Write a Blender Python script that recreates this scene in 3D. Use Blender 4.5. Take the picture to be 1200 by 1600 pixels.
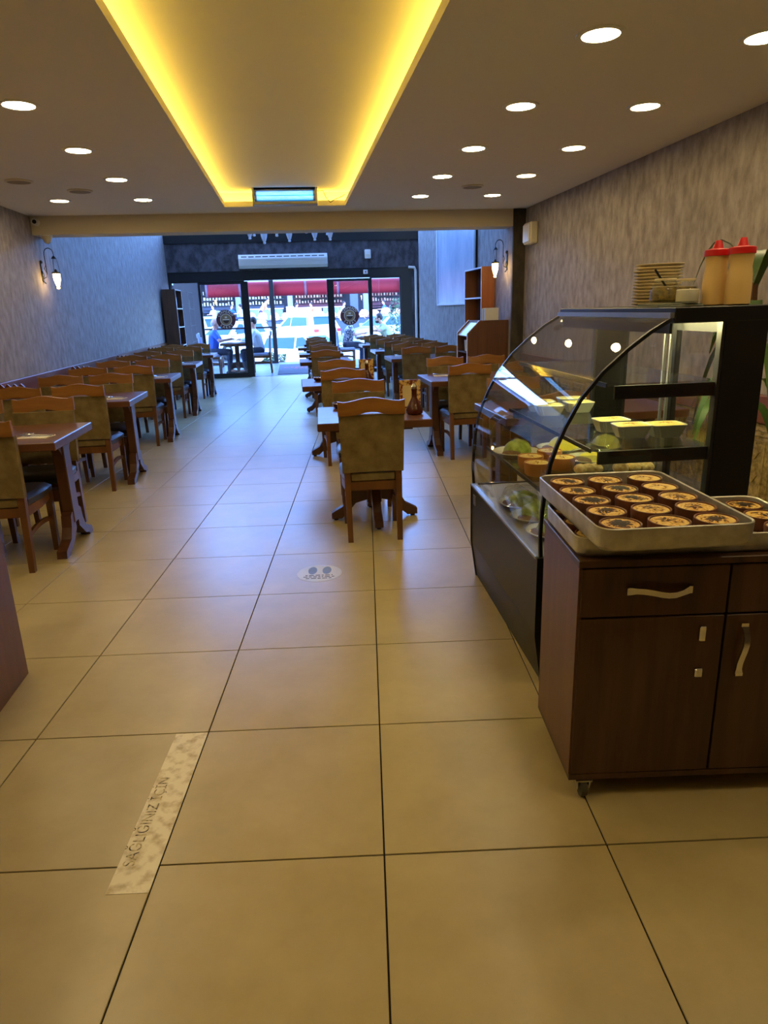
import bpy, bmesh, math, random
from mathutils import Vector, Matrix
random.seed(7)
PI = math.pi
for o in list(bpy.data.objects): bpy.data.objects.remove(o)
SC = bpy.context.scene
COL = SC.collection

# ------------------------------------------------------------------ camera
F, HC, PITCH, YAW, ROLL = 1066.0, 1.4014, 0.2889, 0.1213, -0.0324
fx = Vector((math.sin(YAW), math.cos(YAW), 0)); rx = Vector((math.cos(YAW), -math.sin(YAW), 0)); up = Vector((0, 0, 1))
fw = fx * math.cos(PITCH) - up * math.sin(PITCH); uu = up * math.cos(PITCH) + fx * math.sin(PITCH)
rr = rx * math.cos(ROLL) + uu * math.sin(ROLL); u2 = uu * math.cos(ROLL) - rx * math.sin(ROLL)
cam = bpy.data.cameras.new('camera'); co = bpy.data.objects.new('camera', cam); COL.objects.link(co)
m = Matrix((rr, u2, -fw)).transposed().to_4x4(); m.translation = Vector((0, 0, HC)); co.matrix_world = m
cam.sensor_fit = 'VERTICAL'; cam.sensor_height = 24; cam.lens = F / 1600 * 24; cam.clip_start = 0.05; cam.clip_end = 400
SC.camera = co

# ------------------------------------------------------------------ world, sun, exposure
SKY_STRENGTH, SUN_STRENGTH, EXPOSURE = 3.0, 0.6, 0.12
w = bpy.data.worlds.new('world'); SC.world = w; w.use_nodes = True
nt = w.node_tree; nt.nodes.clear()
wo = nt.nodes.new('ShaderNodeOutputWorld'); bg = nt.nodes.new('ShaderNodeBackground'); sky = nt.nodes.new('ShaderNodeTexSky')
sky.sky_type = 'NISHITA'; sky.sun_disc = False; sky.sun_elevation = math.radians(52); sky.sun_rotation = math.radians(200)
sky.air_density = 1.0; sky.dust_density = 0.6; sky.ozone_density = 4.0
bg.inputs[1].default_value = SKY_STRENGTH
wb = nt.nodes.new('ShaderNodeMix'); wb.data_type = 'RGBA'; wb.blend_type = 'MULTIPLY'; wb.inputs[0].default_value = 1.0
wb.inputs[7].default_value = (0.60, 0.80, 1.2, 1)          # camera white balance is set for the warm lamps
nt.links.new(sky.outputs[0], wb.inputs[6]); nt.links.new(wb.outputs[2], bg.inputs[0]); nt.links.new(bg.outputs[0], wo.inputs[0])
sl = bpy.data.lights.new('sun', 'SUN'); sl.energy = SUN_STRENGTH; sl.angle = 0.01; sl.color = (0.78, 0.88, 1.0)
so = bpy.data.objects.new('sun', sl); COL.objects.link(so); so.rotation_euler = (math.radians(38), 0, math.radians(-20)); so.location = (0, 10, 30)
vs = SC.view_settings
vs.view_transform = 'Standard'; vs.look = 'None'; vs.exposure = EXPOSURE; vs.gamma = 1; vs.use_curve_mapping = False
SC.cycles.transparent_max_bounces = 32
SC.cycles.max_bounces = 10; SC.cycles.diffuse_bounces = 5

# ------------------------------------------------------------------ material helpers
def lin(c):
    return tuple(((v / 255) / 12.92 if v / 255 <= 0.04045 else ((v / 255 + 0.055) / 1.055) ** 2.4) for v in c) + (1,)
MATS = {}
def base(name):
    mt = bpy.data.materials.new(name); mt.use_nodes = True; MATS[name] = mt
    return mt, mt.node_tree, mt.node_tree.nodes['Principled BSDF']
def plain(name, c, rough=0.5, metal=0.0, spec=0.5, **kw):
    mt, t, b = base(name); b.inputs['Base Color'].default_value = lin(c); b.inputs['Roughness'].default_value = rough
    b.inputs['Metallic'].default_value = metal; b.inputs['Specular IOR Level'].default_value = spec
    for k, v in kw.items(): b.inputs[k.replace('_', ' ')].default_value = v
    return mt
def noisy(name, c1, c2, scale=(5, 5, 5), rough=0.5, bump=0.0, detail=4, lo=0.35, hi=0.65, metal=0.0, spec=0.5, noise=1.0, bscale=None, c3=None):
    mt, t, b = base(name); N, L = t.nodes, t.links
    tc = N.new('ShaderNodeTexCoord'); mp = N.new('ShaderNodeMapping'); mp.inputs['Scale'].default_value = scale
    nz = N.new('ShaderNodeTexNoise'); nz.inputs['Scale'].default_value = noise; nz.inputs['Detail'].default_value = detail; nz.inputs['Roughness'].default_value = 0.6
    cr = N.new('ShaderNodeValToRGB'); cr.color_ramp.elements[0].position = lo; cr.color_ramp.elements[1].position = hi
    cr.color_ramp.elements[0].color = lin(c1); cr.color_ramp.elements[1].color = lin(c2)
    if c3: e = cr.color_ramp.elements.new(hi + 0.12); e.color = lin(c3)
    L.new(tc.outputs['Object'], mp.inputs[0]); L.new(mp.outputs[0], nz.inputs[0]); L.new(nz.outputs[0], cr.inputs[0]); L.new(cr.outputs[0], b.inputs['Base Color'])
    b.inputs['Roughness'].default_value = rough; b.inputs['Metallic'].default_value = metal; b.inputs['Specular IOR Level'].default_value = spec
    if bump:
        bp = N.new('ShaderNodeBump'); bp.inputs['Strength'].default_value = bump; bp.inputs['Distance'].default_value = 0.01
        L.new(nz.outputs[0], bp.inputs['Height']); L.new(bp.outputs[0], b.inputs['Normal'])
    return mt
def glow(name, c, s):
    mt, t, b = base(name); b.inputs['Base Color'].default_value = (1, 1, 1, 1)
    b.inputs['Emission Color'].default_value = lin(c); b.inputs['Emission Strength'].default_value = s
    return mt
def glass(name, tint=(1, 1, 1), refl=0.06, rough=0.0):
    mt = bpy.data.materials.new(name); mt.use_nodes = True; MATS[name] = mt; t = mt.node_tree; N, L = t.nodes, t.links; N.clear()
    o = N.new('ShaderNodeOutputMaterial'); mx = N.new('ShaderNodeMixShader'); tr = N.new('ShaderNodeBsdfTransparent'); gl = N.new('ShaderNodeBsdfGlossy'); fr = N.new('ShaderNodeLayerWeight'); fr.inputs[0].default_value = 0.5
    gl.inputs['Roughness'].default_value = rough; tr.inputs[0].default_value = tint + (1,)
    pw = N.new('ShaderNodeMath'); pw.operation = 'POWER'; pw.inputs[1].default_value = 5; L.new(fr.outputs['Facing'], pw.inputs[0])
    mm = N.new('ShaderNodeMath'); mm.operation = 'MULTIPLY_ADD'; mm.inputs[1].default_value = 1 - refl; mm.inputs[2].default_value = refl; mm.use_clamp = True
    L.new(pw.outputs[0], mm.inputs[0]); L.new(mm.outputs[0], mx.inputs[0]); L.new(tr.outputs[0], mx.inputs[1]); L.new(gl.outputs[0], mx.inputs[2]); L.new(mx.outputs[0], o.inputs[0])
    return mt

def tile_mat():
    mt, t, b = base('floor_tile'); N, L = t.nodes, t.links
    tc = N.new('ShaderNodeTexCoord'); oi = N.new('ShaderNodeObjectInfo'); ad = N.new('ShaderNodeVectorMath'); ad.operation = 'ADD'
    L.new(tc.outputs['Object'], ad.inputs[0]); L.new(oi.outputs['Location'], ad.inputs[1])
    nz = N.new('ShaderNodeTexNoise'); nz.inputs['Scale'].default_value = 4; nz.inputs['Detail'].default_value = 6; nz.inputs['Roughness'].default_value = 0.65
    L.new(ad.outputs[0], nz.inputs[0])
    cr = N.new('ShaderNodeValToRGB'); cr.color_ramp.elements[0].position = 0.3; cr.color_ramp.elements[1].position = 0.72
    cr.color_ramp.elements[0].color = lin((174, 158, 114)); cr.color_ramp.elements[1].color = lin((191, 175, 130))
    L.new(nz.outputs[0], cr.inputs[0]); L.new(cr.outputs[0], b.inputs['Base Color'])
    rr_ = N.new('ShaderNodeMapRange'); rr_.inputs[3].default_value = 0.24; rr_.inputs[4].default_value = 0.36
    L.new(nz.outputs[0], rr_.inputs[0]); L.new(rr_.outputs[0], b.inputs['Roughness']); b.inputs['Specular IOR Level'].default_value = 0.6
    return mt
def wood(name, c1, c2, axis=2, rough=0.35, scale=14):
    s = [scale] * 3; s[axis] = scale * 0.09
    return noisy(name, c1, c2, scale=tuple(s), rough=rough, detail=6, lo=0.3, hi=0.7)
tile_mat()
plain('grout', (38, 32, 26), 0.9)
noisy('wallpaper', (122, 112, 106), (164, 153, 144), scale=(15, 15, 7), rough=0.75, bump=0.3, detail=12, lo=0.34, hi=0.66)
noisy('dark_wallpaper', (46, 43, 46), (82, 78, 82), scale=(8, 8, 5), rough=0.7, bump=0.2, detail=8, lo=0.4, hi=0.62)
noisy('column_plaster', (52, 46, 38), (78, 69, 56), scale=(9, 9, 4), rough=0.8, detail=7)
plain('ceiling_paint', (226, 220, 208), 0.85)
plain('beam_paint', (212, 200, 172), 0.8)
plain('back_paint', (150, 140, 125), 0.85)
wood('chair_wood', (122, 78, 30), (160, 110, 52), axis=0)
wood('leg_wood', (88, 54, 27), (114, 73, 38), axis=2)
wood('table_wood', (84, 51, 34), (108, 69, 46), axis=0, rough=0.28)
wood('table_leg_wood', (76, 47, 31), (100, 63, 41), axis=2, rough=0.33)
noisy('olive_suede', (108, 92, 58), (134, 117, 78), scale=(10, 10, 10), rough=0.8, detail=6, spec=0.25)
plain('black_leather', (40, 36, 34), 0.35)
wood('cabinet_wood', (58, 37, 24), (94, 63, 40), axis=2, rough=0.4, scale=18)
wood('cabinet_side_wood', (92, 58, 38), (112, 74, 50), axis=2, rough=0.4, scale=18)
wood('orange_wood', (150, 82, 36), (176, 104, 50), axis=2, rough=0.45)
wood('rail_wood', (92, 48, 20), (122, 68, 30), axis=1, rough=0.45)
noisy('embossed_gold', (112, 92, 52), (172, 150, 98), scale=(30, 30, 30), rough=0.5, bump=0.8, detail=5)
plain('black_metal', (10, 10, 11), 0.35)
plain('black_frame', (14, 14, 16), 0.4)
plain('dark_panel', (44, 42, 40), 0.38, 0.3)
plain('aluminium', (168, 170, 170), 0.35, 0.9)
noisy('tray_metal', (176, 174, 166), (206, 204, 196), scale=(20, 20, 20), rough=0.4, metal=0.7, detail=5)
plain('chrome', (230, 228, 222), 0.15, 1.0)
plain('white_plastic', (226, 224, 216), 0.45)
plain('cream_plastic', (214, 204, 178), 0.5)
plain('white_paint', (232, 234, 238), 0.6)
plain('rubber', (70, 66, 60), 0.7)
glass('window_glass', (0.96, 0.98, 1.0), 0.04)
glass('case_glass', (0.98, 0.99, 0.98), 0.035)
glass('jar_glass', (0.95, 0.97, 0.95), 0.06)
glass('cling_film', (0.99, 0.99, 0.99), 0.07, 0.1)
glow('downlight_glow', (255, 228, 172), 60)
glow('cove_glow', (255, 216, 84), 20)
glow('uv_glow', (30, 160, 255), 1.7)
glow('lamp_glow', (255, 212, 130), 22)
glow('case_led', (255, 240, 170), 150)
noisy('terracotta', (84, 42, 20), (116, 62, 32), scale=(30, 30, 30), rough=0.6)
plain('dark_pot', (74, 40, 24), 0.45)
plain('pot_side', (188, 120, 58), 0.55)
plain('foil', (196, 196, 190), 0.3, 0.6)
plain('plate_white', (226, 224, 206), 0.25)
plain('stack_plate', (222, 208, 172), 0.3)
noisy('cream_food', (214, 206, 120), (238, 226, 150), scale=(20, 20, 20), rough=0.4, detail=5, bump=0.2)
noisy('yellow_food', (226, 206, 60), (242, 228, 90), scale=(20, 20, 20), rough=0.4, detail=5)
noisy('green_food', (120, 146, 40), (190, 202, 100), scale=(26, 26, 26), rough=0.5, detail=6, bump=0.5)
noisy('brown_food', (84, 52, 26), (140, 96, 50), scale=(60, 60, 60), rough=0.6, detail=6, bump=0.6)
noisy('pastry', (196, 150, 84), (236, 214, 160), scale=(50, 50, 50), rough=0.6, detail=6, bump=0.6)
noisy('pickle', (70, 58, 20), (140, 116, 44), scale=(60, 60, 60), rough=0.4, detail=5, bump=0.5)
plain('sauce', (216, 184, 122), 0.35)
plain('red_plastic', (196, 20, 26), 0.35)
plain('cloth_grey', (120, 124, 112), 0.9)
noisy('leaf_green', (32, 60, 16), (74, 104, 36), scale=(6, 6, 2), rough=0.35)
plain('napkin', (240, 236, 224), 0.9)
plain('steel', (200, 198, 190), 0.2, 1.0)
plain('sauce_brown', (70, 24, 10), 0.12)
noisy('menu_print', (120, 40, 16), (226, 190, 110), scale=(40, 40, 40), rough=0.4, detail=3, lo=0.42, hi=0.55)
plain('menu_cream', (226, 206, 150), 0.5)
plain('awning_red', (150, 14, 34), 0.65)
plain('awning_band', (120, 96, 110), 0.6)
noisy('terrace_stone', (84, 88, 96), (106, 110, 118), scale=(3, 3, 3), rough=0.35)
noisy('asphalt', (100, 102, 106), (122, 124, 128), scale=(2, 2, 2), rough=0.9)
plain('car_white', (222, 224, 226), 0.3)
plain('car_silver', (168, 186, 204), 0.25, 0.3)
plain('car_glass', (52, 80, 108), 0.15, 0.0, 0.2)
plain('tyre', (24, 24, 26), 0.7)
plain('tail_red', (196, 30, 30), 0.2)
plain('blue_grey', (66, 74, 94), 0.7)
plain('pale_column', (120, 130, 152), 0.7)
plain('shop_dark', (44, 46, 60), 0.7)
plain('pillar_dark', (24, 26, 34), 0.6)
plain('shop_maroon', (104, 48, 60), 0.6)
noisy('flowers', (206, 130, 110), (222, 200, 176), scale=(5, 5, 5), rough=0.8, detail=5, lo=0.4, hi=0.6)
noisy('planter_leaf', (30, 50, 22), (86, 112, 58), scale=(12, 12, 12), rough=0.6)
plain('mat_grey', (58, 58, 64), 0.95)
plain('print_red', (196, 60, 70), 0.8)
plain('logo_brown', (84, 34, 32), 0.5)
plain('logo_tan', (150, 118, 78), 0.5)
plain('logo_dark', (58, 34, 26), 0.5)
plain('logo_white', (236, 226, 206), 0.5)
plain('sticker_blue', (128, 146, 190), 0.5)
plain('print_black', (34, 30, 26), 0.7)
plain('skin', (206, 150, 122), 0.55)
plain('hair_dark', (36, 28, 24), 0.6)
plain('hair_grey', (150, 140, 132), 0.6)
plain('shirt_blue', (52, 96, 196), 0.8)
plain('shirt_white', (226, 228, 232), 0.8)
plain('shirt_green', (176, 186, 150), 0.8)
noisy('shirt_pattern', (50, 56, 78), (206, 200, 196), scale=(30, 30, 30), rough=0.8, detail=2, lo=0.47, hi=0.53)
plain('shirt_orange', (240, 140, 90), 0.8)
plain('trousers', (48, 52, 68), 0.85)
plain('shoe', (36, 34, 34), 0.6)
plain('grey_fabric', (148, 152, 168), 0.85)
# ceramic custard with scorched middle
def custard(name, seed, char):
    mt, t, b = base(name); N, L = t.nodes, t.links
    tc = N.new('ShaderNodeTexCoord'); mp = N.new('ShaderNodeMapping'); mp.inputs['Location'].default_value = (seed * 3.1, seed * 1.7, seed); L.new(tc.outputs['Object'], mp.inputs[0])
    nz = N.new('ShaderNodeTexNoise'); nz.inputs['Scale'].default_value = 55; nz.inputs['Detail'].default_value = 5; nz.inputs['Distortion'].default_value = 1.5; L.new(mp.outputs[0], nz.inputs[0])
    ln = N.new('ShaderNodeVectorMath'); ln.operation = 'LENGTH'
    mz = N.new('ShaderNodeVectorMath'); mz.operation = 'MULTIPLY'; mz.inputs[1].default_value = (1, 1, 0); L.new(tc.outputs['Object'], mz.inputs[0]); L.new(mz.outputs[0], ln.inputs[0])
    mr = N.new('ShaderNodeMapRange'); mr.inputs[1].default_value = 0.012; mr.inputs[2].default_value = 0.052; mr.inputs[3].default_value = char; mr.inputs[4].default_value = -0.12
    L.new(ln.outputs['Value'], mr.inputs[0])
    ad = N.new('ShaderNodeMath'); ad.operation = 'ADD'; L.new(mr.outputs[0], ad.inputs[0]); L.new(nz.outputs[0], ad.inputs[1])
    cr = N.new('ShaderNodeValToRGB'); e = cr.color_ramp.elements
    e[0].position = 0.45; e[0].color = lin((226, 196, 118)); e[1].position = 0.72; e[1].color = lin((34, 22, 14))
    x = e.new(0.58); x.color = lin((206, 160, 74)); x = e.new(0.64); x.color = lin((120, 70, 26))
    L.new(ad.outputs[0], cr.inputs[0]); L.new(cr.outputs[0], b.inputs['Base Color']); b.inputs['Roughness'].default_value = 0.6; b.inputs['Specular IOR Level'].default_value = 0.2
    return mt
CUST = [custard('custard_a', 1, 0.26).name, custard('custard_b', 2, 0.17).name, custard('custard_c', 5, 0.06).name, custard('custard_d', 9, 0.32).name]
def worn_strip():
    mt, t, b = base('worn_strip'); N, L = t.nodes, t.links
    tc = N.new('ShaderNodeTexCoord'); nz = N.new('ShaderNodeTexNoise'); nz.inputs['Scale'].default_value = 26; nz.inputs['Detail'].default_value = 7; L.new(tc.outputs['Object'], nz.inputs[0])
    cr = N.new('ShaderNodeValToRGB'); e = cr.color_ramp.elements; e[0].position = 0.46; e[0].color = lin((226, 217, 184)); e[1].position = 0.78; e[1].color = lin((160, 132, 56))
    L.new(nz.outputs[0], cr.inputs[0]); L.new(cr.outputs[0], b.inputs['Base Color']); b.inputs['Roughness'].default_value = 0.3
worn_strip()

# ------------------------------------------------------------------ mesh helpers
def bx(bm, x0, y0, z0, x1, y1, z1, bev=0.0, mtx=None):
    r = bmesh.ops.create_cube(bm, size=1)
    vs_ = r['verts']
    for v in vs_:
        v.co = Vector(((x0 + x1) / 2 + v.co.x * (x1 - x0), (y0 + y1) / 2 + v.co.y * (y1 - y0), (z0 + z1) / 2 + v.co.z * (z1 - z0)))
    if bev:
        es = list({e for v in vs_ for e in v.link_edges})
        g = bmesh.ops.bevel(bm, geom=es, offset=bev, segments=1, affect='EDGES', clamp_overlap=True)
        vs_ = list({v for f in g['faces'] for v in f.verts} | {v for v in vs_ if v.is_valid})
    if mtx is not None:
        bmesh.ops.transform(bm, matrix=mtx, verts=[v for v in vs_ if v.is_valid])
    return bm
def box(*a, **k):
    return bx(bmesh.new(), *a, **k)
def prism(bm, pts, axis, a, b):
    def mk(p, h):
        return {'x': (h, p[0], p[1]), 'y': (p[0], h, p[1]), 'z': (p[0], p[1], h)}[axis]
    A = [bm.verts.new(mk(p, a)) for p in pts]; B = [bm.verts.new(mk(p, b)) for p in pts]
    n = len(pts); bm.faces.new(A); bm.faces.new(B[::-1])
    for i in range(n): bm.faces.new((A[i], B[i], B[(i + 1) % n], A[(i + 1) % n]))
    bmesh.ops.recalc_face_normals(bm, faces=bm.faces[:])
    return bm
def lathe(bm, prof, n=20, c=(0, 0, 0), cap=True):
    rings = []
    for r, z in prof:
        rings.append([bm.verts.new((c[0] + r * math.cos(2 * PI * i / n), c[1] + r * math.sin(2 * PI * i / n), c[2] + z)) for i in range(n)])
    for a, b in zip(rings, rings[1:]):
        for i in range(n): bm.faces.new((a[i], a[(i + 1) % n], b[(i + 1) % n], b[i]))
    if cap:
        bm.faces.new(rings[0][::-1]); bm.faces.new(rings[-1])
    return bm
def loft(bm, rings, cap=True, closed=True):
    R = [[bm.verts.new(p) for p in r] for r in rings]; n = len(R[0])
    for a, b in zip(R, R[1:]):
        for i in range(n if closed else n - 1): bm.faces.new((a[i], a[(i + 1) % n], b[(i + 1) % n], b[i]))
    if cap and closed: bm.faces.new(R[0][::-1]); bm.faces.new(R[-1])
    bmesh.ops.recalc_face_normals(bm, faces=bm.faces[:])
    return bm
def tube(bm, pts, r, n=8):
    pts = [Vector(p) for p in pts]; rings = []
    for i, p in enumerate(pts):
        d = (pts[min(i + 1, len(pts) - 1)] - pts[max(i - 1, 0)]).normalized()
        s = d.cross(Vector((0, 0, 1)))
        if s.length < 1e-3: s = d.cross(Vector((0, 1, 0)))
        s.normalize(); t = d.cross(s); q = r[i] if isinstance(r, (list, tuple)) else r
        rings.append([p + s * q * math.cos(2 * PI * k / n) + t * q * math.sin(2 * PI * k / n) for k in range(n)])
    return loft(bm, rings)
def ball(bm, c, r, u=12, v=8, sx=(1, 1, 1)):
    g = bmesh.ops.create_uvsphere(bm, u_segments=u, v_segments=v, radius=r)
    for q in g['verts']: q.co = Vector((c[0] + q.co.x * sx[0], c[1] + q.co.y * sx[1], c[2] + q.co.z * sx[2]))
    return bm
def obj(name, bm, mat, parent=None, smooth=False):
    if isinstance(bm, bmesh.types.BMesh):
        me = bpy.data.meshes.new(name); bm.normal_update(); bm.to_mesh(me); bm.free()
    else: me = bm
    if smooth:
        for p in me.polygons: p.use_smooth = True
        if smooth != 'all': me.set_sharp_from_angle(angle=math.radians(40))
    if not me.materials: me.materials.append(MATS[mat])
    o = bpy.data.objects.new(name, me); COL.objects.link(o)
    if parent: o.parent = parent
    return o
def tag(o, label, cat, group=None):
    o['label'] = label; o['category'] = cat
    if group: o['group'] = group
    return o
def thing(name, label, cat, loc=(0, 0, 0), rz=0, group=None):
    o = bpy.data.objects.new(name, None); COL.objects.link(o); o.location = loc; o.rotation_euler = (0, 0, rz); o.empty_display_size = 0.1
    return tag(o, label, cat, group)
def one(name, bm, mat, label, cat, loc=(0, 0, 0), rz=0, group=None, smooth=False):
    o = obj(name, bm, mat, None, smooth); o.location = loc; o.rotation_euler = (0, 0, rz)
    return tag(o, label, cat, group)
def struct(name, bm, mat, parent=None, smooth=False):
    o = obj(name, bm, mat, parent, smooth)
    if not parent: o['kind'] = 'structure'
    return o
def dup(root, loc, rz, label, group=None):
    def cp(o, par):
        c = o.copy(); COL.objects.link(c); c.parent = par
        for ch in list(o.children): cp(ch, c)
        return c
    r = cp(root, None); r.location = loc; r.rotation_euler = (0, 0, rz); r['label'] = label
    if group: r['group'] = group
    return r
def text_mesh(s, size, depth=0.0, align='CENTER'):
    cu = bpy.data.curves.new('lettering', 'FONT'); cu.body = s; cu.size = size; cu.extrude = depth; cu.align_x = align; cu.align_y = 'CENTER'
    o = bpy.data.objects.new('lettering', cu); COL.objects.link(o)
    dg = bpy.context.evaluated_depsgraph_get(); me = bpy.data.meshes.new_from_object(o.evaluated_get(dg))
    bpy.data.objects.remove(o); bpy.data.curves.remove(cu)
    me.materials.clear(); me.name = 'lettering'
    return me
def remeshed(bm, voxel, name):
    me = bpy.data.meshes.new(name); bm.to_mesh(me); bm.free()
    o = bpy.data.objects.new(name, me); COL.objects.link(o)
    md = o.modifiers.new('r', 'REMESH'); md.mode = 'VOXEL'; md.voxel_size = voxel; md.use_smooth_shade = True
    sm = o.modifiers.new('s', 'SMOOTH'); sm.factor = 0.5; sm.iterations = 4
    dg = bpy.context.evaluated_depsgraph_get(); r = bpy.data.meshes.new_from_object(o.evaluated_get(dg))
    bpy.data.objects.remove(o); r.materials.clear(); r.name = name
    return r
ORD = ['first', 'second', 'third', 'fourth', 'fifth', 'sixth', 'seventh', 'eighth', 'ninth', 'tenth', 'eleventh', 'twelfth']

# ------------------------------------------------------------------ the shell
XL, XR, XF, H, YB, YM, YS, HT = -2.6, 2.68, 2.55, 2.43, -3.0, 8.0, 16.2, 4.7
fl = struct('floor', box(XL - 0.2, YB - 0.2, -0.14, 3.2, YS + 0.06, -0.006), 'grout')
# square tiles, laid at a slight angle to the room
TA, TS, TX, TY, GAP = -0.103, 0.6, -0.0016, 1.4918, 0.0045
ca, sa = math.cos(TA), math.sin(TA)
def t2w(u_, v_): return (u_ * ca - v_ * sa, u_ * sa + v_ * ca)
def clip(poly, inside, cut):
    out = []
    for i in range(len(poly)):
        a, b = poly[i], poly[(i + 1) % len(poly)]
        if inside(a): out.append(a)
        if inside(a) != inside(b): out.append(cut(a, b))
    return out
def clip_room(poly, x0, y0, x1, y1):
    for ax, lim, sg in ((0, x0, 1), (0, x1, -1), (1, y0, 1), (1, y1, -1)):
        ins = lambda p: (p[ax] - lim) * sg >= -1e-6
        def cut(a, b):
            t = (lim - a[ax]) / (b[ax] - a[ax]); return (a[0] + (b[0] - a[0]) * t, a[1] + (b[1] - a[1]) * t)
        poly = clip(poly, ins, cut)
        if len(poly) < 3: return []
    return poly
hs = TS / 2 - GAP / 2
tile_me = None
rest = bmesh.new()
for i in range(-9, 10):
    for j in range(-8, 28):
        cu_, cv = TX + (i + 0.5) * TS, TY + (j + 0.5) * TS
        cx, cy = t2w(cu_, cv)
        cor = [t2w(cu_ + a * hs, cv + b * hs) for a, b in ((-1, -1), (1, -1), (1, 1), (-1, 1))]
        xr = XR if cy < 8 else 2.95
        if cy > 8 and cx > 2.56: continue
        xr = XR if cy < 8 else 2.55
        pl = clip_room(cor, XL, YB, xr, YS)
        if not pl: continue
        ar = abs(sum(pl[k][0] * pl[(k + 1) % len(pl)][1] - pl[(k + 1) % len(pl)][0] * pl[k][1] for k in range(len(pl)))) / 2
        if ar < 0.004: continue
        full = len(pl) == 4 and abs(ar - (2 * hs) ** 2) < 1e-4
        if cy < 0.45:
            prism(rest, pl, 'z', -0.0055, 0); continue
        if full:
            if tile_me is None:
                o = obj('tile', box(-hs, -hs, -0.0055, hs, hs, 0, bev=0.001), 'floor_tile', fl); tile_me = o.data
            else: o = obj('tile', tile_me, 'floor_tile', fl)
            o.location = (cx, cy, 0); o.rotation_euler = (0, 0, TA)
        else:
            b = bmesh.new(); prism(b, [(p[0] - cx, p[1] - cy) for p in pl], 'z', -0.0055, 0); o = obj('tile', b, 'floor_tile', fl); o.location = (cx, cy, 0)
ro_ = obj('tile_field', rest, 'floor_tile', fl); ro_['kind'] = 'stuff'

wl = struct('wall_left', box(XL - 0.2, YB - 0.2, -0.1, XL, YS + 0.15, HT), 'wallpaper')
b = box(XR, YB - 0.2, -0.1, XR + 0.2, YM, HT); wr = struct('wall_right', b, 'wallpaper')
b = box(XF, YM + 0.02, -0.1, XF + 0.33, 14.0, HT); bx(b, 2.98, 14.0, -0.1, 3.2, YS + 0.15, HT); struct('wall_front_right', b, 'wallpaper')
struct('wall_column', box(2.54, YM - 0.02, -0.1, 2.88, YM + 0.02, HT), 'column_plaster')
struct('wall_back', box(XL - 0.2, YB - 0.2, -0.1, XR + 0.2, YB, HT), 'back_paint')
# low ceiling with an open light recess
CX0, CX1, CY0, CY1 = -0.585, 0.625, -1.2, 7.56
b = bmesh.new()
bx(b, XL, YB, H, CX0, YM + 0.2, H + 0.05); bx(b, CX1, YB, H, XR, YM + 0.2, H + 0.05)
bx(b, CX0, YB, H, CX1, CY0, H + 0.05); bx(b, CX0, CY1, H, CX1, YM + 0.2, H + 0.05)
E_, ZR = 0.16, H + 0.15
bx(b, CX0 - E_, CY0 - E_, ZR, CX1 + E_, CY1 + E_, ZR + 0.05)
bx(b, CX0 - E_ - 0.03, CY0 - E_, H + 0.05, CX0 - E_, CY1 + E_, ZR + 0.05); bx(b, CX1 + E_, CY0 - E_, H + 0.05, CX1 + E_ + 0.03, CY1 + E_, ZR + 0.05)
bx(b, CX0 - E_, CY0 - E_ - 0.03, H + 0.05, CX1 + E_, CY0 - E_, ZR + 0.05); bx(b, CX0 - E_, CY1 + E_, H + 0.05, CX1 + E_, CY1 + E_ + 0.03, ZR + 0.05)
struct('ceiling', b, 'ceiling_paint')
cv = thing('cove_strip_light', 'hidden yellow strip light running round the ceiling recess', 'strip light', (0, 0, H + 0.05))
o = obj('strip', box(CX0 - 0.11, CY0, 0.001, CX0 - 0.085, CY1 + 0.09, 0.012), 'cove_glow', cv)
o = obj('strip', box(CX1 + 0.085, CY0, 0.001, CX1 + 0.11, CY1 + 0.09, 0.012), 'cove_glow', cv)
o = obj('strip', box(CX0 - 0.08, CY1 + 0.085, 0.001, CX1 + 0.08, CY1 + 0.11, 0.012), 'cove_glow', cv)
b = box(XL, YM, 2.25, 2.54, YM + 0.3, H); bx(b, XL, YM + 0.2, H, XF, YM + 0.3, HT)
struct('trim_1', b, 'beam_paint')
b = bmesh.new()
GY0, GY1 = 8.9, 15.7  # roof openings beside the walls, added to wash them with daylight
for x0, x1 in ((XL - 0.2, -2.52), (-1.05, 1.0), (2.47, 3.2)): bx(b, x0, YM, HT, x1, YS + 0.15, HT + 0.15)
for x0, x1 in ((-2.52, -1.05), (1.0, 2.47)):
    bx(b, x0, YM, HT, x1, GY0, HT + 0.15); bx(b, x0, GY1, HT, x1, YS + 0.15, HT + 0.15)
    for k in range(1, 4): bx(b, x0, GY0 + k * 1.7 - 0.04, HT, x1, GY0 + k * 1.7 + 0.04, HT + 0.15)
sk = struct('ceiling_front', b, 'ceiling_paint')
for x0, x1 in ((-2.52, -1.05), (1.0, 2.47)):
    for k in range(4): obj('roof_pane', box(x0, GY0 + k * 1.7 + (0.04 if k else 0), HT + 0.1, x1, GY0 + (k + 1) * 1.7 - (0.04 if k < 3 else 0), HT + 0.11), 'window_glass', sk)  # added roof glass, out of view, lets blue skylight onto the front walls
# unseen block added above the back part to keep sun off the roof glass
struct('wall_added_sun_block', box(-7, -9, HT + 0.16, 7, YM - 0.05, 17), 'back_paint')
struct('ceiling_upper', box(XL - 0.2, YB - 0.2, HT, XR + 0.2, YM, HT + 0.15), 'ceiling_paint')
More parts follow.
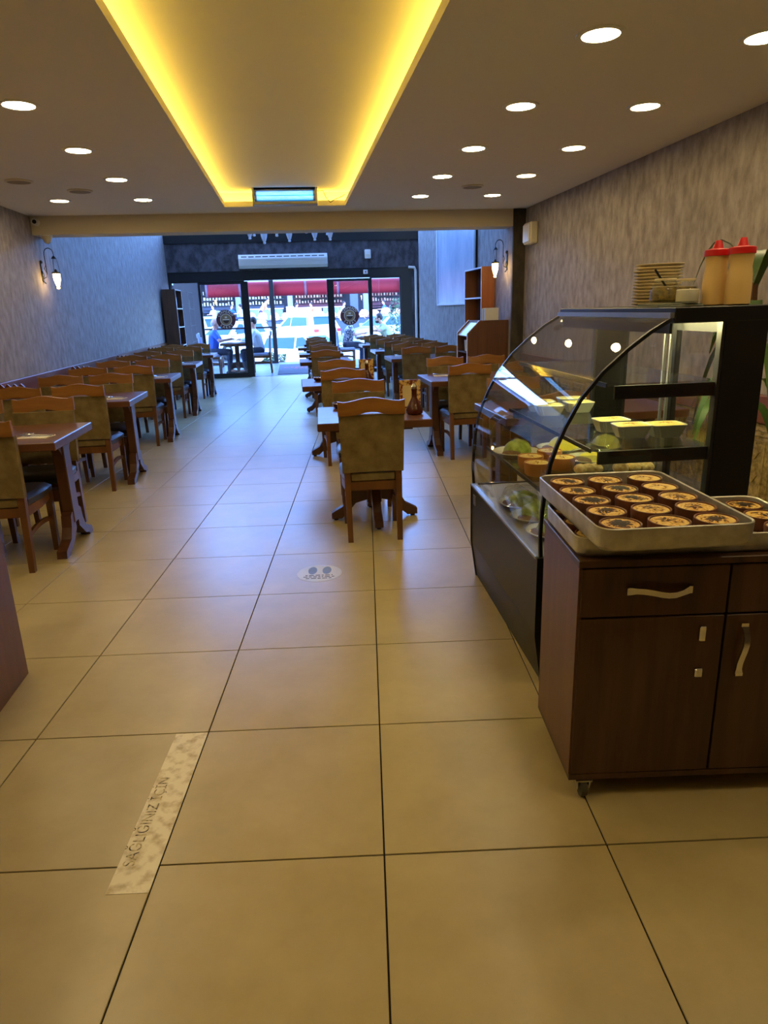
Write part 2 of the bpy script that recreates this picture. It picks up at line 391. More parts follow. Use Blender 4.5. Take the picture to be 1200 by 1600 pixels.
# wainscot rails and embossed panels
def wainscot(n, x0, x1, y0, y1, z0, z1):
    r = struct('trim_%d' % n, box(min(x0, x1), y0, z0, max(x0, x1), y1, z1, bev=0.006), 'rail_wood')
    return r
r2 = wainscot(2, XR, XR - 0.035, YB, YM - 0.03, 0.7, 0.86)
r3 = wainscot(3, XL, XL + 0.035, YB, 15.0, 0.74, 0.88)
def panel_mesh(s):
    b = box(0, 0, 0, 0.012, 0.32, 0.6)
    for (y0, z0, y1, z1) in ((0.02, 0.02, 0.3, 0.035), (0.02, 0.565, 0.3, 0.58), (0.02, 0.035, 0.035, 0.565), (0.285, 0.035, 0.3, 0.565), (0.075, 0.09, 0.245, 0.1), (0.075, 0.5, 0.245, 0.51), (0.075, 0.1, 0.085, 0.5), (0.235, 0.1, 0.245, 0.5), (0.035, 0.535, 0.285, 0.541), (0.035, 0.06, 0.285, 0.066)):
        bx(b, 0.012, y0, z0, 0.022, y1, z1)
    for z in (0.16, 0.3, 0.44): prism(b, [(0.16 - 0.04, z), (0.16, z - 0.05), (0.16 + 0.04, z), (0.16, z + 0.05)], 'x', 0.012, 0.02)
    for v in b.verts: v.co.x *= s
    bmesh.ops.recalc_face_normals(b, faces=b.faces[:])
    return b
pm = None
for k in range(20):
    o = obj('panel', panel_mesh(-1) if pm is None else pm, 'embossed_gold', r2); pm = o.data; o.location = (XR, 1.2 + k * 0.327, 0.09)
pm = None
for k in range(18):
    o = obj('panel', panel_mesh(1) if pm is None else pm, 'embossed_gold', r3); pm = o.data; o.location = (XL, 2.9 + k * 0.327, 0.09)
struct('baseboard_right', box(XR - 0.02, YB, 0, XR, YM - 0.03, 0.085), 'rail_wood')
struct('baseboard_left', box(XL, YB, 0, XL + 0.02, 15.0, 0.085), 'rail_wood')

# ------------------------------------------------------------------ shop front
b = box(XL, YS - 0.1, 2.3, 2.98, YS + 0.12, 2.88); bx(b, 2.76, YS - 0.1, 0, 2.98, YS + 0.12, 2.3)
struct('wall_front', b, 'dark_wallpaper')
b = box(XL, YS - 0.12, 2.88, 2.98, YS + 0.12, 3.08); bx(b, XL, YS - 0.08, 2.1, 2.76, YS + 0.1, 2.3); bx(b, XL, YS - 0.08, 0, XL + 0.04, YS + 0.1, 2.1); bx(b, 2.52, YS - 0.08, 0, 2.76, YS + 0.1, 2.1)
bx(b, XL, YS - 0.08, HT - 0.12, 2.98, YS + 0.1, HT)  # head frame of the added upper glazing
struct('trim_4', b, 'black_frame')
def pane(n, kind, x0, x1, z0, z1, y, l, r, t, bt, yd=0.05):
    b = bmesh.new()
    bx(b, x0, y - yd / 2, z0, x0 + l, y + yd / 2, z1); bx(b, x1 - r, y - yd / 2, z0, x1, y + yd / 2, z1)
    if t: bx(b, x0 + l, y - yd / 2, z1 - t, x1 - r, y + yd / 2, z1)
    if bt: bx(b, x0 + l, y - yd / 2, z0, x1 - r, y + yd / 2, z0 + bt)
    o = struct('%s_%d' % (kind, n), b, 'black_frame')
    obj('pane', box(x0 + l, y - 0.004, z0 + bt, x1 - r, y + 0.004, z1 - t), 'window_glass', o)
    return o
pane(1, 'window', XL + 0.04, -1.96, 0, 2.1, YS, 0.02, 0.03, 0.02, 0.08)
pane(1, 'door', -1.98, -0.9, 0.01, 2.08, YS - 0.06, 0.05, 0.16, 0.05, 0.1)
pane(2, 'window', -1.96, -0.98, 0, 2.1, YS + 0.04, 0.02, 0.08, 0.02, 0.05)
pane(2, 'door', 0.84, 1.82, 0.01, 2.08, YS - 0.06, 0.15, 0.05, 0.05, 0.1)
pane(3, 'window', 1.82, 2.52, 0, 2.1, YS, 0.04, 0.02, 0.02, 0.08)
for k in range(4):
    x0 = XL + k * 1.395; pane(4 + k, 'window', x0, x0 + 1.395, 3.08, HT - 0.12, YS, 0.04, 0.04, 0.04, 0.04)  # unseen upper glazing, added to bring blue daylight onto the front walls
# outer frame of the terrace
YO = 20.4
b = box(-0.56, YO - 0.05, 0, -0.44, YO + 0.05, 2.32); bx(b, -2.9, YO - 0.05, 2.28, 3.3, YO + 0.05, 2.36); bx(b, -2.9, YO - 0.05, 0, -0.56, YO + 0.05, 0.07); bx(b, -2.9, YO - 0.05, 0.98, -0.56, YO + 0.05, 1.03)
bx(b, 3.18, YO - 0.05, 0, 3.3, YO + 0.05, 2.28); bx(b, -2.9, YO - 0.05, 0.07, -2.82, YO + 0.05, 2.28)
struct('trim_5', b, 'black_frame')
# white edge above
struct('trim_6', box(-2.9, YO - 0.02, 2.36, 3.3, YO + 0.04, 2.42), 'white_paint')
def disc_logo(x, which):
    t = thing('door_sticker', 'round maroon sticker with a soup bowl on the %s glass door' % which, 'sticker', (x, YS - 0.078, 1.285), 0, 'round door stickers')
    def disc(r, y0, y1, mat, nm):
        b = bmesh.new(); prism(b, [(r * math.cos(2 * PI * k / 40), r * math.sin(2 * PI * k / 40)) for k in range(40)], 'y', y0, y1); return obj(nm, b, mat, t)
    disc(0.212, 0, 0.006, 'logo_brown', 'disc'); disc(0.128, -0.002, 0, 'logo_white', 'ring'); disc(0.118, -0.004, -0.002, 'logo_tan', 'centre')
    b = bmesh.new(); prism(b, [(0.065 * math.cos(PI + PI * k / 14), 0.07 * math.sin(PI + PI * k / 14) - 0.01) for k in range(15)], 'y', -0.006, -0.004); obj('bowl', b, 'logo_dark', t)
    b = bmesh.new(); prism(b, [(-0.072, -0.008), (0.072, -0.008), (0.072, 0.008), (-0.072, 0.008)], 'y', -0.0065, -0.004); obj('bowl_rim', b, 'logo_white', t)
    b = bmesh.new()
    for dx in (-0.014, 0.012): prism(b, [(dx, 0.02), (dx + 0.014, 0.05), (dx, 0.08), (dx - 0.008, 0.05)], 'y', -0.006, -0.004)
    obj('steam', b, 'logo_white', t)
    for word, a0, st, flip in (('ÇEKMEKÖY', 148, -16.6, 1), ('SARAY', 226, 22, -1)):
        for k, ch in enumerate(word):
            a = math.radians(a0 + st * k); me = text_mesh(ch, 0.074)
            rot = a - PI / 2 if flip > 0 else a + PI / 2
            M = Matrix.Translation((0.17 * math.cos(a), -0.003, 0.17 * math.sin(a))) @ Matrix.Rotation(-rot, 4, 'Y') @ Matrix.Rotation(PI / 2, 4, 'X')
            me.transform(M); obj('letter', me, 'logo_white', t)
disc_logo(-1.44, 'left'); disc_logo(1.325, 'right')

# ------------------------------------------------------------------ ceiling lights
def downlight(label):
    t = thing('downlight', label, 'ceiling light', group='recessed downlights')
    obj('ring', lathe(bmesh.new(), [(0.076, 0.0), (0.076, -0.006), (0.096, -0.006), (0.1, 0.0)], 28, cap=False), 'white_plastic', t, True)
    obj('diffuser', lathe(bmesh.new(), [(0.0762, -0.001), (0.0762, -0.003), (0.04, -0.005), (0.001, -0.0055)], 28), 'downlight_glow', t, True)
    return t
d0 = None
for nm, x in (('inner left', -1.27), ('inner right', 1.305), ('outer right', 2.015), ('outer left', -2.0)):
    for k in range(7):
        y = 7.02 - k * 1.0
        if nm == 'outer left' and k == 1: continue
        lab = 'round recessed ceiling light, %s row, %s from the beam' % (nm, ORD[k])
        if d0 is None: d0 = downlight(lab); d0.location = (x, y, H)
        else: dup(d0, (x, y, H), 0, lab)
def vent(x, y, label):
    t = thing('ceiling_disc', label, 'speaker', (x, y, H))
    obj('rim', lathe(bmesh.new(), [(0.085, 0), (0.085, -0.012), (0.1, -0.008), (0.1, 0)], 26), 'cream_plastic', t, True)
    obj('grille', lathe(bmesh.new(), [(0.084, -0.006), (0.084, -0.01), (0.001, -0.013)], 26), 'back_paint', t, True)
vent(-1.68, 6.51, 'flat round ceiling speaker between the left downlight rows'); vent(1.685, 6.51, 'flat round ceiling speaker between the right downlight rows')
vent(-2.0, 6.05, 'unlit round ceiling disc near the left wall')
# insect lamp at the end of the recess
t = thing('insect_lamp', 'blue glowing ultraviolet insect lamp at the end of the ceiling recess', 'insect lamp', (0.02, 7.46, 2.425))
b = box(-0.32, -0.06, 0, 0.32, 0.07, 0.03, bev=0.004); bx(b, -0.32, -0.06, 0.03, -0.3, 0.07, 0.155); bx(b, 0.3, -0.06, 0.03, 0.32, 0.07, 0.155); bx(b, -0.3, 0.055, 0.03, 0.3, 0.07, 0.155); bx(b, -0.32, -0.06, 0.155, 0.32, 0.07, 0.165)
obj('housing', b, 'aluminium', t)
for z in (0.068, 0.112):
    b = bmesh.new(); tube(b, [(-0.28, 0.0, z), (0.28, 0.0, z)], 0.019, 12); obj('tube', b, 'uv_glow', t, True)
    for s in (-1, 1):
        b = bmesh.new(); tube(b, [(s * 0.278, 0, z), (s * 0.3, 0, z)], 0.021, 10); obj('socket', b, 'white_plastic', t, True)
b = bmesh.new(); tube(b, [(0.32, 0.02, 0.13), (0.38, 0.0, 0.13), (0.41, 0, 0.06), (0.45, 0, 0.02), (0.5, 0, 0.05), (0.57, 0.03, 0.08), (0.6, 0.05, 0.1)], 0.004, 6); obj('cable', b, 'black_metal', t, True)

# ------------------------------------------------------------------ sconces, chandelier, fittings
def bell(bm, c, s=1.0):
    return lathe(bm, [(0.004 * s, -0.205 * s), (0.02 * s, -0.2 * s), (0.024 * s, -0.188 * s), (0.018 * s, -0.172 * s), (0.03 * s, -0.15 * s), (0.05 * s, -0.09 * s), (0.056 * s, -0.04 * s), (0.054 * s, 0)], 18, c)
def sconce(x, y, z, s, label):
    t = thing('wall_lantern', label, 'wall lamp', (x, y, z), 0, 'wrought iron wall lanterns'); t.scale = (0.52, 0.66, 0.62)
    b = box(0, -0.035, -0.17, s * 0.02, 0.035, 0.14, bev=0.008) if s > 0 else box(-0.02, -0.035, -0.17, 0, 0.035, 0.14, bev=0.008)
    ball(b, (s * 0.02, 0, 0.15), 0.03); ball(b, (s * 0.02, 0, -0.05), 0.045, sx=(0.5, 1, 1.3)); tube(b, [(s * 0.02, 0, -0.17), (s * 0.05, 0.02, -0.2)], 0.01, 6); tube(b, [(s * 0.02, 0, -0.17), (s * 0.05, -0.02, -0.2)], 0.01, 6)
    obj('wall_plate', b, 'black_metal', t, True)
    b = bmesh.new(); tube(b, [(s * 0.02, 0, -0.12), (s * 0.08, 0, -0.1), (s * 0.1, 0, -0.03), (s * 0.06, 0, 0.04), (s * 0.1, 0, 0.1)], 0.007, 6); obj('scroll', b, 'black_metal', t, True)
    pts = [(s * 0.1, 0, -0.05), (s * 0.1, 0, 0.25)] + [(s * (0.19 - 0.09 * math.cos(PI * k / 8)), 0, 0.28 + 0.09 * math.sin(PI * k / 8)) for k in range(9)] + [(s * 0.28, 0, 0.24)]
    b = bmesh.new(); tube(b, pts, 0.008, 8); obj('arm', b, 'black_metal', t, True)
    b = lathe(bmesh.new(), [(0.055, 0.195), (0.035, 0.225), (0.012, 0.245), (0.004, 0.25)], 16, (s * 0.28, 0, 0)); obj('cap', b, 'black_metal', t, True)
    for k in range(3):
        a = 2 * PI * k / 3 + 0.5
        b = bmesh.new(); tube(b, [(s * 0.28 + 0.04 * math.cos(a), 0.04 * math.sin(a), 0.2), (s * 0.28 + 0.075 * math.cos(a), 0.075 * math.sin(a), -0.02)], 0.0035, 5); obj('chain', b, 'black_metal', t)
    b = lathe(bmesh.new(), [(0.08, -0.045), (0.085, -0.035), (0.085, -0.02), (0.03, -0.015), (0.028, 0.015), (0.012, 0.03)], 20, (s * 0.28, 0, 0)); obj('gallery', b, 'black_metal', t, True)
    obj('shade', bell(bmesh.new(), (s * 0.28, 0, -0.046), 1.22), 'lamp_glow', t, True)
sconce(XL, 8.1, 1.9, 1, 'lit wrought iron lantern with glass bell on the left wall')
sconce(XF, 8.22, 1.9, -1, 'lit wrought iron lantern with glass bell on the right wall')
# glass chandelier behind the beam
t = thing('chandelier', 'many-armed chandelier with white glass bell shades behind the beam', 'chandelier', (0.08, 12.3, 2.6))
b = lathe(bmesh.new(), [(0.02, 0.3), (0.05, 0.36), (0.03, 0.5), (0.06, 0.6), (0.02, 0.75), (0.012, 2.04), (0.06, 2.08), (0.06, 2.1)], 14); obj('stem', b, 'chrome', t, True)
plain('shade_glass', (232, 236, 242), 0.25)
for k in range(9):
    a = 2 * PI * k / 9 + 0.2; r = 0.68; zz = 0.2 if k % 3 else 0.16
    b = bmesh.new(); tube(b, [(0.02 * math.cos(a), 0.02 * math.sin(a), 0.45), (r * 0.5 * math.cos(a), r * 0.5 * math.sin(a), 0.33), (r * 0.9 * math.cos(a), r * 0.9 * math.sin(a), 0.4), (r * math.cos(a), r * math.sin(a), zz)], 0.012, 6)
    ar = obj('arm', b, 'chrome', t, True)
    obj('shade', bell(bmesh.new(), (r * math.cos(a), r * math.sin(a), zz), 1.05), 'shade_glass', ar, True)
# air curtain
t = thing('air_curtain', 'long white air curtain unit above the entrance', 'air conditioner', (-0.085, YS - 0.1, 2.34))
b = bmesh.new(); prism(b, [(0, 0), (0, 0.28), (-0.13, 0.28), (-0.19, 0.2), (-0.19, 0.06), (-0.14, 0)], 'x', -0.96, 0.96); obj('body', b, 'white_plastic', t)
for z in (0.05, 0.08, 0.11, 0.14, 0.17): obj('slat', box(-0.93, -0.2, z, 0.93, -0.188, z + 0.008), 'cream_plastic', t)
for k in range(12): obj('grille_slot', box(-0.9 + k * 0.152, -0.176, 0.222, -0.78 + k * 0.152, -0.168, 0.24), 'rubber', t)
t = thing('wall_box', 'small white detector box high on the dark front wall', 'detector', (1.78, YS - 0.1, 2.49))
obj('case', box(-0.068, -0.06, 0, 0.068, 0, 0.19, bev=0.012), 'white_plastic', t); obj('window', box(-0.045, -0.064, 0.03, 0.045, -0.058, 0.09), 'cream_plastic', t)
t = thing('door_sensor', 'small pale sensor on the black door header', 'sensor', (1.72, YS - 0.09, 2.17)); obj('case', box(-0.05, -0.03, 0, 0.05, 0, 0.09, bev=0.008), 'white_plastic', t); obj('lens', box(-0.015, -0.034, 0.03, 0.015, -0.029, 0.06), 'tail_red', t)
t = thing('speaker_box', 'cream box loudspeaker on the right wall beside the column', 'speaker', (XR, 7.68, 2.03))
obj('body', box(-0.085, -0.12, 0, 0, 0.12, 0.22, bev=0.012), 'cream_plastic', t); obj('front', box(-0.1, -0.1, 0.02, -0.084, 0.1, 0.2, bev=0.006), 'white_plastic', t)
t = thing('bullet_camera', 'round white security camera on the beam by the left wall', 'camera', (-2.54, YM, 2.37))
b = bmesh.new(); tube(b, [(0, 0, 0), (0, -0.06, 0)], 0.036, 16); obj('body', b, 'white_plastic', t, True); b = bmesh.new(); tube(b, [(0, -0.06, 0), (0, -0.066, 0)], 0.02, 14); obj('lens', b, 'black_metal', t)
t = thing('beam_siren', 'small cream dome hanging under the beam by the left wall', 'sensor', (-2.48, 8.06, 2.25)); obj('dome', lathe(bmesh.new(), [(0.004, -0.085), (0.03, -0.07), (0.05, -0.03), (0.056, 0)], 16), 'cream_plastic', t, True); obj('base', lathe(bmesh.new(), [(0.06, -0.008), (0.06, 0)], 16), 'white_plastic', t)
one('wall_pipe', tube(tube(bmesh.new(), [(0, 0, 0), (0, 0, 2.2)], 0.03, 10), [(0, 0, 2.2), (-0.03, 0, 2.28), (-0.16, 0, 2.29)], 0.03, 10), 'white_plastic', 'white vertical pipe with an elbow at the right of the shop front', 'pipe', (2.85, YS - 0.15, 0), smooth=True)
# pale glossy board on the right wall
noisy('pale_board', (176, 190, 214), (214, 222, 234), scale=(2, 2, 1), rough=0.25, detail=6)
t = thing('wall_board', 'tall pale glossy board in a thin white frame on the right wall', 'board', (XF, 10.9, 1.43))
obj('board', box(-0.012, -1.2, 0.03, 0, 1.2, 2.0), 'pale_board', t); b = box(-0.03, 1.2, 0, 0, 1.25, 2.0); bx(b, -0.03, -1.25, 0, 0, 1.2, 0.03); obj('frame', b, 'white_paint', t); obj('edge_strip', box(-0.03, -1.34, 0.0, 0, -1.25, 2.0), 'black_frame', t)

# ------------------------------------------------------------------ dining chairs
def chair(label, wood_='chair_wood', legm='leg_wood', pad='olive_suede', seatm='black_leather'):
    t = thing('dining_chair', label, 'chair', group='dining chairs')       # faces +Y, back at -Y
    W = 0.2
    rings = []
    for k in range(13):
        x = -W + 2 * W * k / 12; q = x / W; yb = -0.235 + 0.02 * q * q * -1 + 0.02
        top = 0.893 + 0.010 * math.cos(q * PI * 1.25) - 0.004 * q * q + (0.006 if abs(q) > 0.95 else 0); bot = 0.800 + (0.017 * math.sqrt(max(0, 1 - (q / 0.36) ** 2)))
        y0 = yb - 0.014 - 0.006; y1 = yb + 0.014 - 0.006
        rings.append([(x, y0, bot), (x, y1, bot), (x, y1 - 0.008, top), (x, y0 - 0.006, top)])
    obj('top_rail', loft(bmesh.new(), rings), wood_, t, True)
    b = bmesh.new(); rings = []
    for k in range(9):
        x = -0.197 + 0.394 * k / 8; q = x / 0.197; c = -0.205 - 0.018 * q * q + 0.012
        rings.append([(x * 0.95, c - 0.008, 0.446), (x * 0.95, c + 0.034, 0.446), (x, c + 0.012, 0.800), (x, c - 0.026, 0.800)])
    obj('back_pad', loft(b, rings), pad, t, True)
    for s in (-1, 1):
        b = bmesh.new()
        loft(b, [[(s * 0.14, -0.225, 0), (s * 0.172, -0.225, 0), (s * 0.172, -0.19, 0), (s * 0.14, -0.19, 0)], [(s * 0.14, -0.205, 0.4), (s * 0.178, -0.205, 0.4), (s * 0.178, -0.162, 0.4), (s * 0.14, -0.162, 0.4)], [(s * 0.14, -0.196, 0.46), (s * 0.178, -0.196, 0.46), (s * 0.178, -0.162, 0.46), (s * 0.14, -0.162, 0.46)]])
        obj('leg', b, legm, t)
        b = bmesh.new(); loft(b, [[(s * 0.15, 0.18, 0), (s * 0.18, 0.18, 0), (s * 0.18, 0.21, 0), (s * 0.15, 0.21, 0)], [(s * 0.15, 0.175, 0.385), (s * 0.19, 0.175, 0.385), (s * 0.19, 0.215, 0.385), (s * 0.15, 0.215, 0.385)]]); obj('leg', b, legm, t)
        b = bmesh.new(); loft(b, [[(s * (0.152 + 0.01 * math.sin(PI * k / 6)), -0.165 + 0.345 * k / 6, 0.33 + 0.01 * k / 6), (s * (0.178 + 0.014 * math.sin(PI * k / 6)), -0.165 + 0.345 * k / 6, 0.33 + 0.01 * k / 6), (s * (0.178 + 0.014 * math.sin(PI * k / 6)), -0.165 + 0.345 * k / 6, 0.385), (s * (0.152 + 0.01 * math.sin(PI * k / 6)), -0.165 + 0.345 * k / 6, 0.385)] for k in range(7)]); obj('side_apron', b, legm, t)
        b = bmesh.new(); loft(b, [[(s * 0.152, -0.18 + 0.36 * k / 6, 0.2 + 0.02 * math.sin(PI * k / 6)), (s * 0.17, -0.18 + 0.36 * k / 6, 0.2 + 0.02 * math.sin(PI * k / 6)), (s * 0.17, -0.18 + 0.36 * k / 6, 0.228 + 0.02 * math.sin(PI * k / 6)), (s * 0.152, -0.18 + 0.36 * k / 6, 0.228 + 0.02 * math.sin(PI * k / 6))] for k in range(7)]); obj('stretcher', b, legm, t)
    obj('back_apron', box(-0.142, -0.196, 0.328, 0.142, -0.17, 0.382), legm, t)
    obj('front_apron', box(-0.152, 0.185, 0.33, 0.152, 0.212, 0.385), legm, t)
    b = box(-0.14, -0.19, 0.383, 0.14, -0.15, 0.437, bev=0.008); obj('seat_edge', b, pad, t, True)
    b = bmesh.new(); loft(b, [[(-0.175, -0.15, 0.386), (0.175, -0.15, 0.386), (0.2, 0.05, 0.386), (0.19, 0.2, 0.386), (0.12, 0.228, 0.386), (-0.12, 0.228, 0.386), (-0.19, 0.2, 0.386), (-0.2, 0.05, 0.386)], [(-0.178, -0.15, 0.42), (0.178, -0.15, 0.42), (0.204, 0.05, 0.42), (0.194, 0.205, 0.42), (0.12, 0.234, 0.42), (-0.12, 0.234, 0.42), (-0.194, 0.205, 0.42), (-0.204, 0.05, 0.42)], [(-0.15, -0.13, 0.444), (0.15, -0.13, 0.444), (0.175, 0.05, 0.446), (0.165, 0.18, 0.444), (0.1, 0.2, 0.444), (-0.1, 0.2, 0.444), (-0.165, 0.18, 0.444), (-0.175, 0.05, 0.446)]])
    obj('seat', b, seatm, t, True)
    return t
c0 = None
def put_chair(x, y, rz, label):
    global c0
    if c0 is None: c0 = chair(label); c0.location = (x, y, 0); c0.rotation_euler = (0, 0, rz); return c0
    return dup(c0, (x, y, 0), rz, label)

# ------------------------------------------------------------------ tables
TZ = 0.735
def t_leg(t, x, name='leg'):
    b = box(x - 0.035, -0.06, 0.16, x + 0.035, 0.06, TZ - 0.05, bev=0.006)
    prism(b, [(-0.06, TZ - 0.14), (-0.13, TZ - 0.07), (-0.16, TZ - 0.05), (0.16, TZ - 0.05), (0.13, TZ - 0.07), (0.06, TZ - 0.14)], 'x', x - 0.025, x + 0.025)
    l = obj(name, b, 'table_leg_wood', t)
    for s in (-1, 1):
        b = bmesh.new(); prism(b, [(s * 0.03, 0.22), (s * 0.075, 0.24), (s * 0.105, 0.22), (s * 0.12, 0.15), (s * 0.16, 0.085), (s * 0.23, 0.06), (s * 0.275, 0.045), (s * 0.285, 0.0), (s * 0.215, 0.0), (s * 0.2, 0.02), (s * 0.14, 0.035), (s * 0.03, 0.12)], 'x', x - 0.03, x + 0.03); obj('foot', b, 'table_leg_wood', l)
def long_table(label, L=1.2, D=0.76):
    t = thing('dining_table', label, 'table', group='wall tables')
    obj('table_top', box(-L / 2, -D / 2, TZ - 0.05, L / 2, D / 2, TZ, bev=0.005), 'table_wood', t)
    t_leg(t, -L / 2 + 0.1); t_leg(t, L / 2 - 0.1); obj('beam', box(-L / 2 + 0.13, -0.03, 0.3, L / 2 - 0.13, 0.03, 0.38), 'table_leg_wood', t)
    return t
def small_table(label, W=0.72, D=0.76):
    t = thing('pedestal_table', label, 'table', group='pedestal tables')
    obj('table_top', box(-W / 2, -D / 2, TZ - 0.05, W / 2, D / 2, TZ, bev=0.005), 'table_wood', t)
    obj('sub_frame', box(-0.25, -0.25, TZ - 0.08, 0.25, 0.25, TZ - 0.05), 'table_leg_wood', t)
    obj('pedestal', box(-0.05, -0.05, 0.12, 0.05, 0.05, TZ - 0.08, bev=0.006), 'table_leg_wood', t)
    for k in range(4):
        b = bmesh.new(); prism(b, [(0.05, 0.28), (0.09, 0.275), (0.15, 0.22), (0.22, 0.1), (0.275, 0.07), (0.3, 0.055), (0.3, 0.015), (0.23, 0.015), (0.19, 0.05), (0.13, 0.12), (0.05, 0.14)], 'y', -0.028, 0.028)
        f = obj('foot', b, 'table_leg_wood', t); f.rotation_euler = (0, 0, k * PI / 2 + 0.03)
        b = lathe(bmesh.new(), [(0.016, 0), (0.016, 0.016)], 10, (0.27, 0, 0)); obj('glide', b, 'black_metal', f)
    return t
# table-top things
def fork_me(kind):
    b = box(-0.004, -0.09, 0, 0.004, 0.02, 0.003)
    if kind == 'fork':
        bx(b, -0.011, 0.02, 0, 0.011, 0.045, 0.003)
        for s in (-1, -0.33, 0.33, 1): bx(b, s * 0.009 - 0.002, 0.045, 0, s * 0.009 + 0.002, 0.085, 0.003)
    else: ball(b, (0, 0.055, 0.003), 0.03, 12, 6, (0.6, 1.1, 0.14))
    for v in b.verts: v.co.z += 0.004 * (v.co.y + 0.09) / 0.18 + 0.006 * max(0, v.co.y) / 0.09; v.co.x *= 1.25; v.co.y *= 1.12
    return b
nap0 = fork0 = spoon0 = shak0 = None
def setting(x, y, rz, where, z=TZ):
    global nap0, fork0, spoon0
    lb = ('folded cream napkin on the %s' % where, 'steel fork on the napkin on the %s' % where, 'steel spoon on the napkin on the %s' % where)
    d = Vector((math.cos(rz), math.sin(rz)))
    if nap0 is None:
        b = box(-0.055, -0.09, 0, 0.055, 0.09, 0.004, bev=0.001); bx(b, -0.053, -0.088, 0.004, 0.05, 0.086, 0.007)
        nap0 = one('napkin', b, 'napkin', lb[0], 'napkin', (x, y, z), rz, 'napkins on tables')
        fork0 = one('fork', fork_me('fork'), 'steel', lb[1], 'fork', (x - d.x * 0.02, y - d.y * 0.02, z + 0.0075), rz + 0.1, 'forks on tables')
        spoon0 = one('spoon', fork_me('spoon'), 'steel', lb[2], 'spoon', (x + d.x * 0.022, y + d.y * 0.022, z + 0.0075), rz - 0.05, 'spoons on tables', True)
    else:
        dup(nap0, (x, y, z), rz, lb[0]); dup(fork0, (x - d.x * 0.02, y - d.y * 0.02, z + 0.0075), rz + 0.1, lb[1]); dup(spoon0, (x + d.x * 0.022, y + d.y * 0.022, z + 0.0075), rz - 0.05, lb[2])
def shaker(x, y, where):
    global shak0
    lb = 'small glass shaker with steel lid on the %s' % where
    if shak0 is None:
        shak0 = thing('salt_shaker', lb, 'shaker', (x, y, TZ), 0, 'salt shakers')
        obj('jar', lathe(bmesh.new(), [(0.022, 0), (0.024, 0.02), (0.019, 0.06)], 14), 'plate_white', shak0, True); obj('lid', lathe(bmesh.new(), [(0.021, 0.06), (0.021, 0.085), (0.01, 0.1)], 14), 'steel', shak0, True)
    else: dup(shak0, (x, y, TZ), 0, lb)
def basket(x, y, where):
    t = thing('scalloped_caddy', 'brown scalloped menu caddy on the %s' % where, 'caddy', (x, y, TZ), 0, 'menu caddies')
    b = bmesh.new()
    pts = [(-0.11, 0)] + [(-0.11 + 0.22 * k / 8, 0.15 if k % 2 else 0.12) for k in range(9)] + [(0.11, 0)]
    prism(b, pts, 'y', -0.012, 0.012); obj('card', b, 'rail_wood', t); obj('stand', box(-0.1, -0.035, 0, 0.1, 0.035, 0.012), 'table_leg_wood', t)
LX = -1.98
for k, y in enumerate((4.42, 6.31, 8.35, 10.48, 12.75)):
    where = '%s left-wall table' % ORD[k]
    lab = 'long brown wooden table by the left wall, %s from the front' % ORD[k]
    if k == 0: lt0 = long_table(lab); lt0.location = (LX, y, 0)
    else: dup(lt0, (LX, y, 0), 0, lab)
    for sx, xn in ((-1.735, 'aisle'), (-2.205, 'wall')):
        j = random.uniform(-0.012, 0.012)
        put_chair(sx + j, y - 0.27, 0, 'olive dining chair, near side, %s seat of the %s' % (xn, where))
        put_chair(sx - j, y + 0.32, PI, 'olive dining chair, far side, %s seat of the %s' % (xn, where))
    setting(-1.55, y - 0.16, 1.35, 'aisle end of the ' + where)
    shaker(-2.42, y + 0.16, where); basket(-2.42, y - 0.02, where)
RX = 1.865
for k, y in enumerate((4.42, 6.75, 9.95, 11.85, 14.0)):
    L = 1.2; rx_ = RX if y < 8 else 1.94
    where = '%s right-wall table' % ORD[k]
    dup(lt0, (rx_, y, 0), 0, 'long brown wooden table by the right wall, %s from the front' % ORD[k])
    for sx, xn in ((rx_ - 0.265, 'aisle'), (rx_ + 0.2, 'wall')):
        j = random.uniform(-0.012, 0.012)
        if k == 0 and xn == 'wall': continue
        put_chair(sx + j, y - 0.27, 0, 'olive dining chair, near side, %s seat of the %s' % (xn, where))
        put_chair(sx - j, y + 0.32, PI, 'olive dining chair, far side, %s seat of the %s' % (xn, where))
    if k: setting(rx_ - 0.38, y + 0.16, 1.5, 'aisle end of the ' + where); shaker(2.36, y + 0.05, where)
MX = [0.49, 0.42, 0.44, 0.45, 0.45]
oil = None
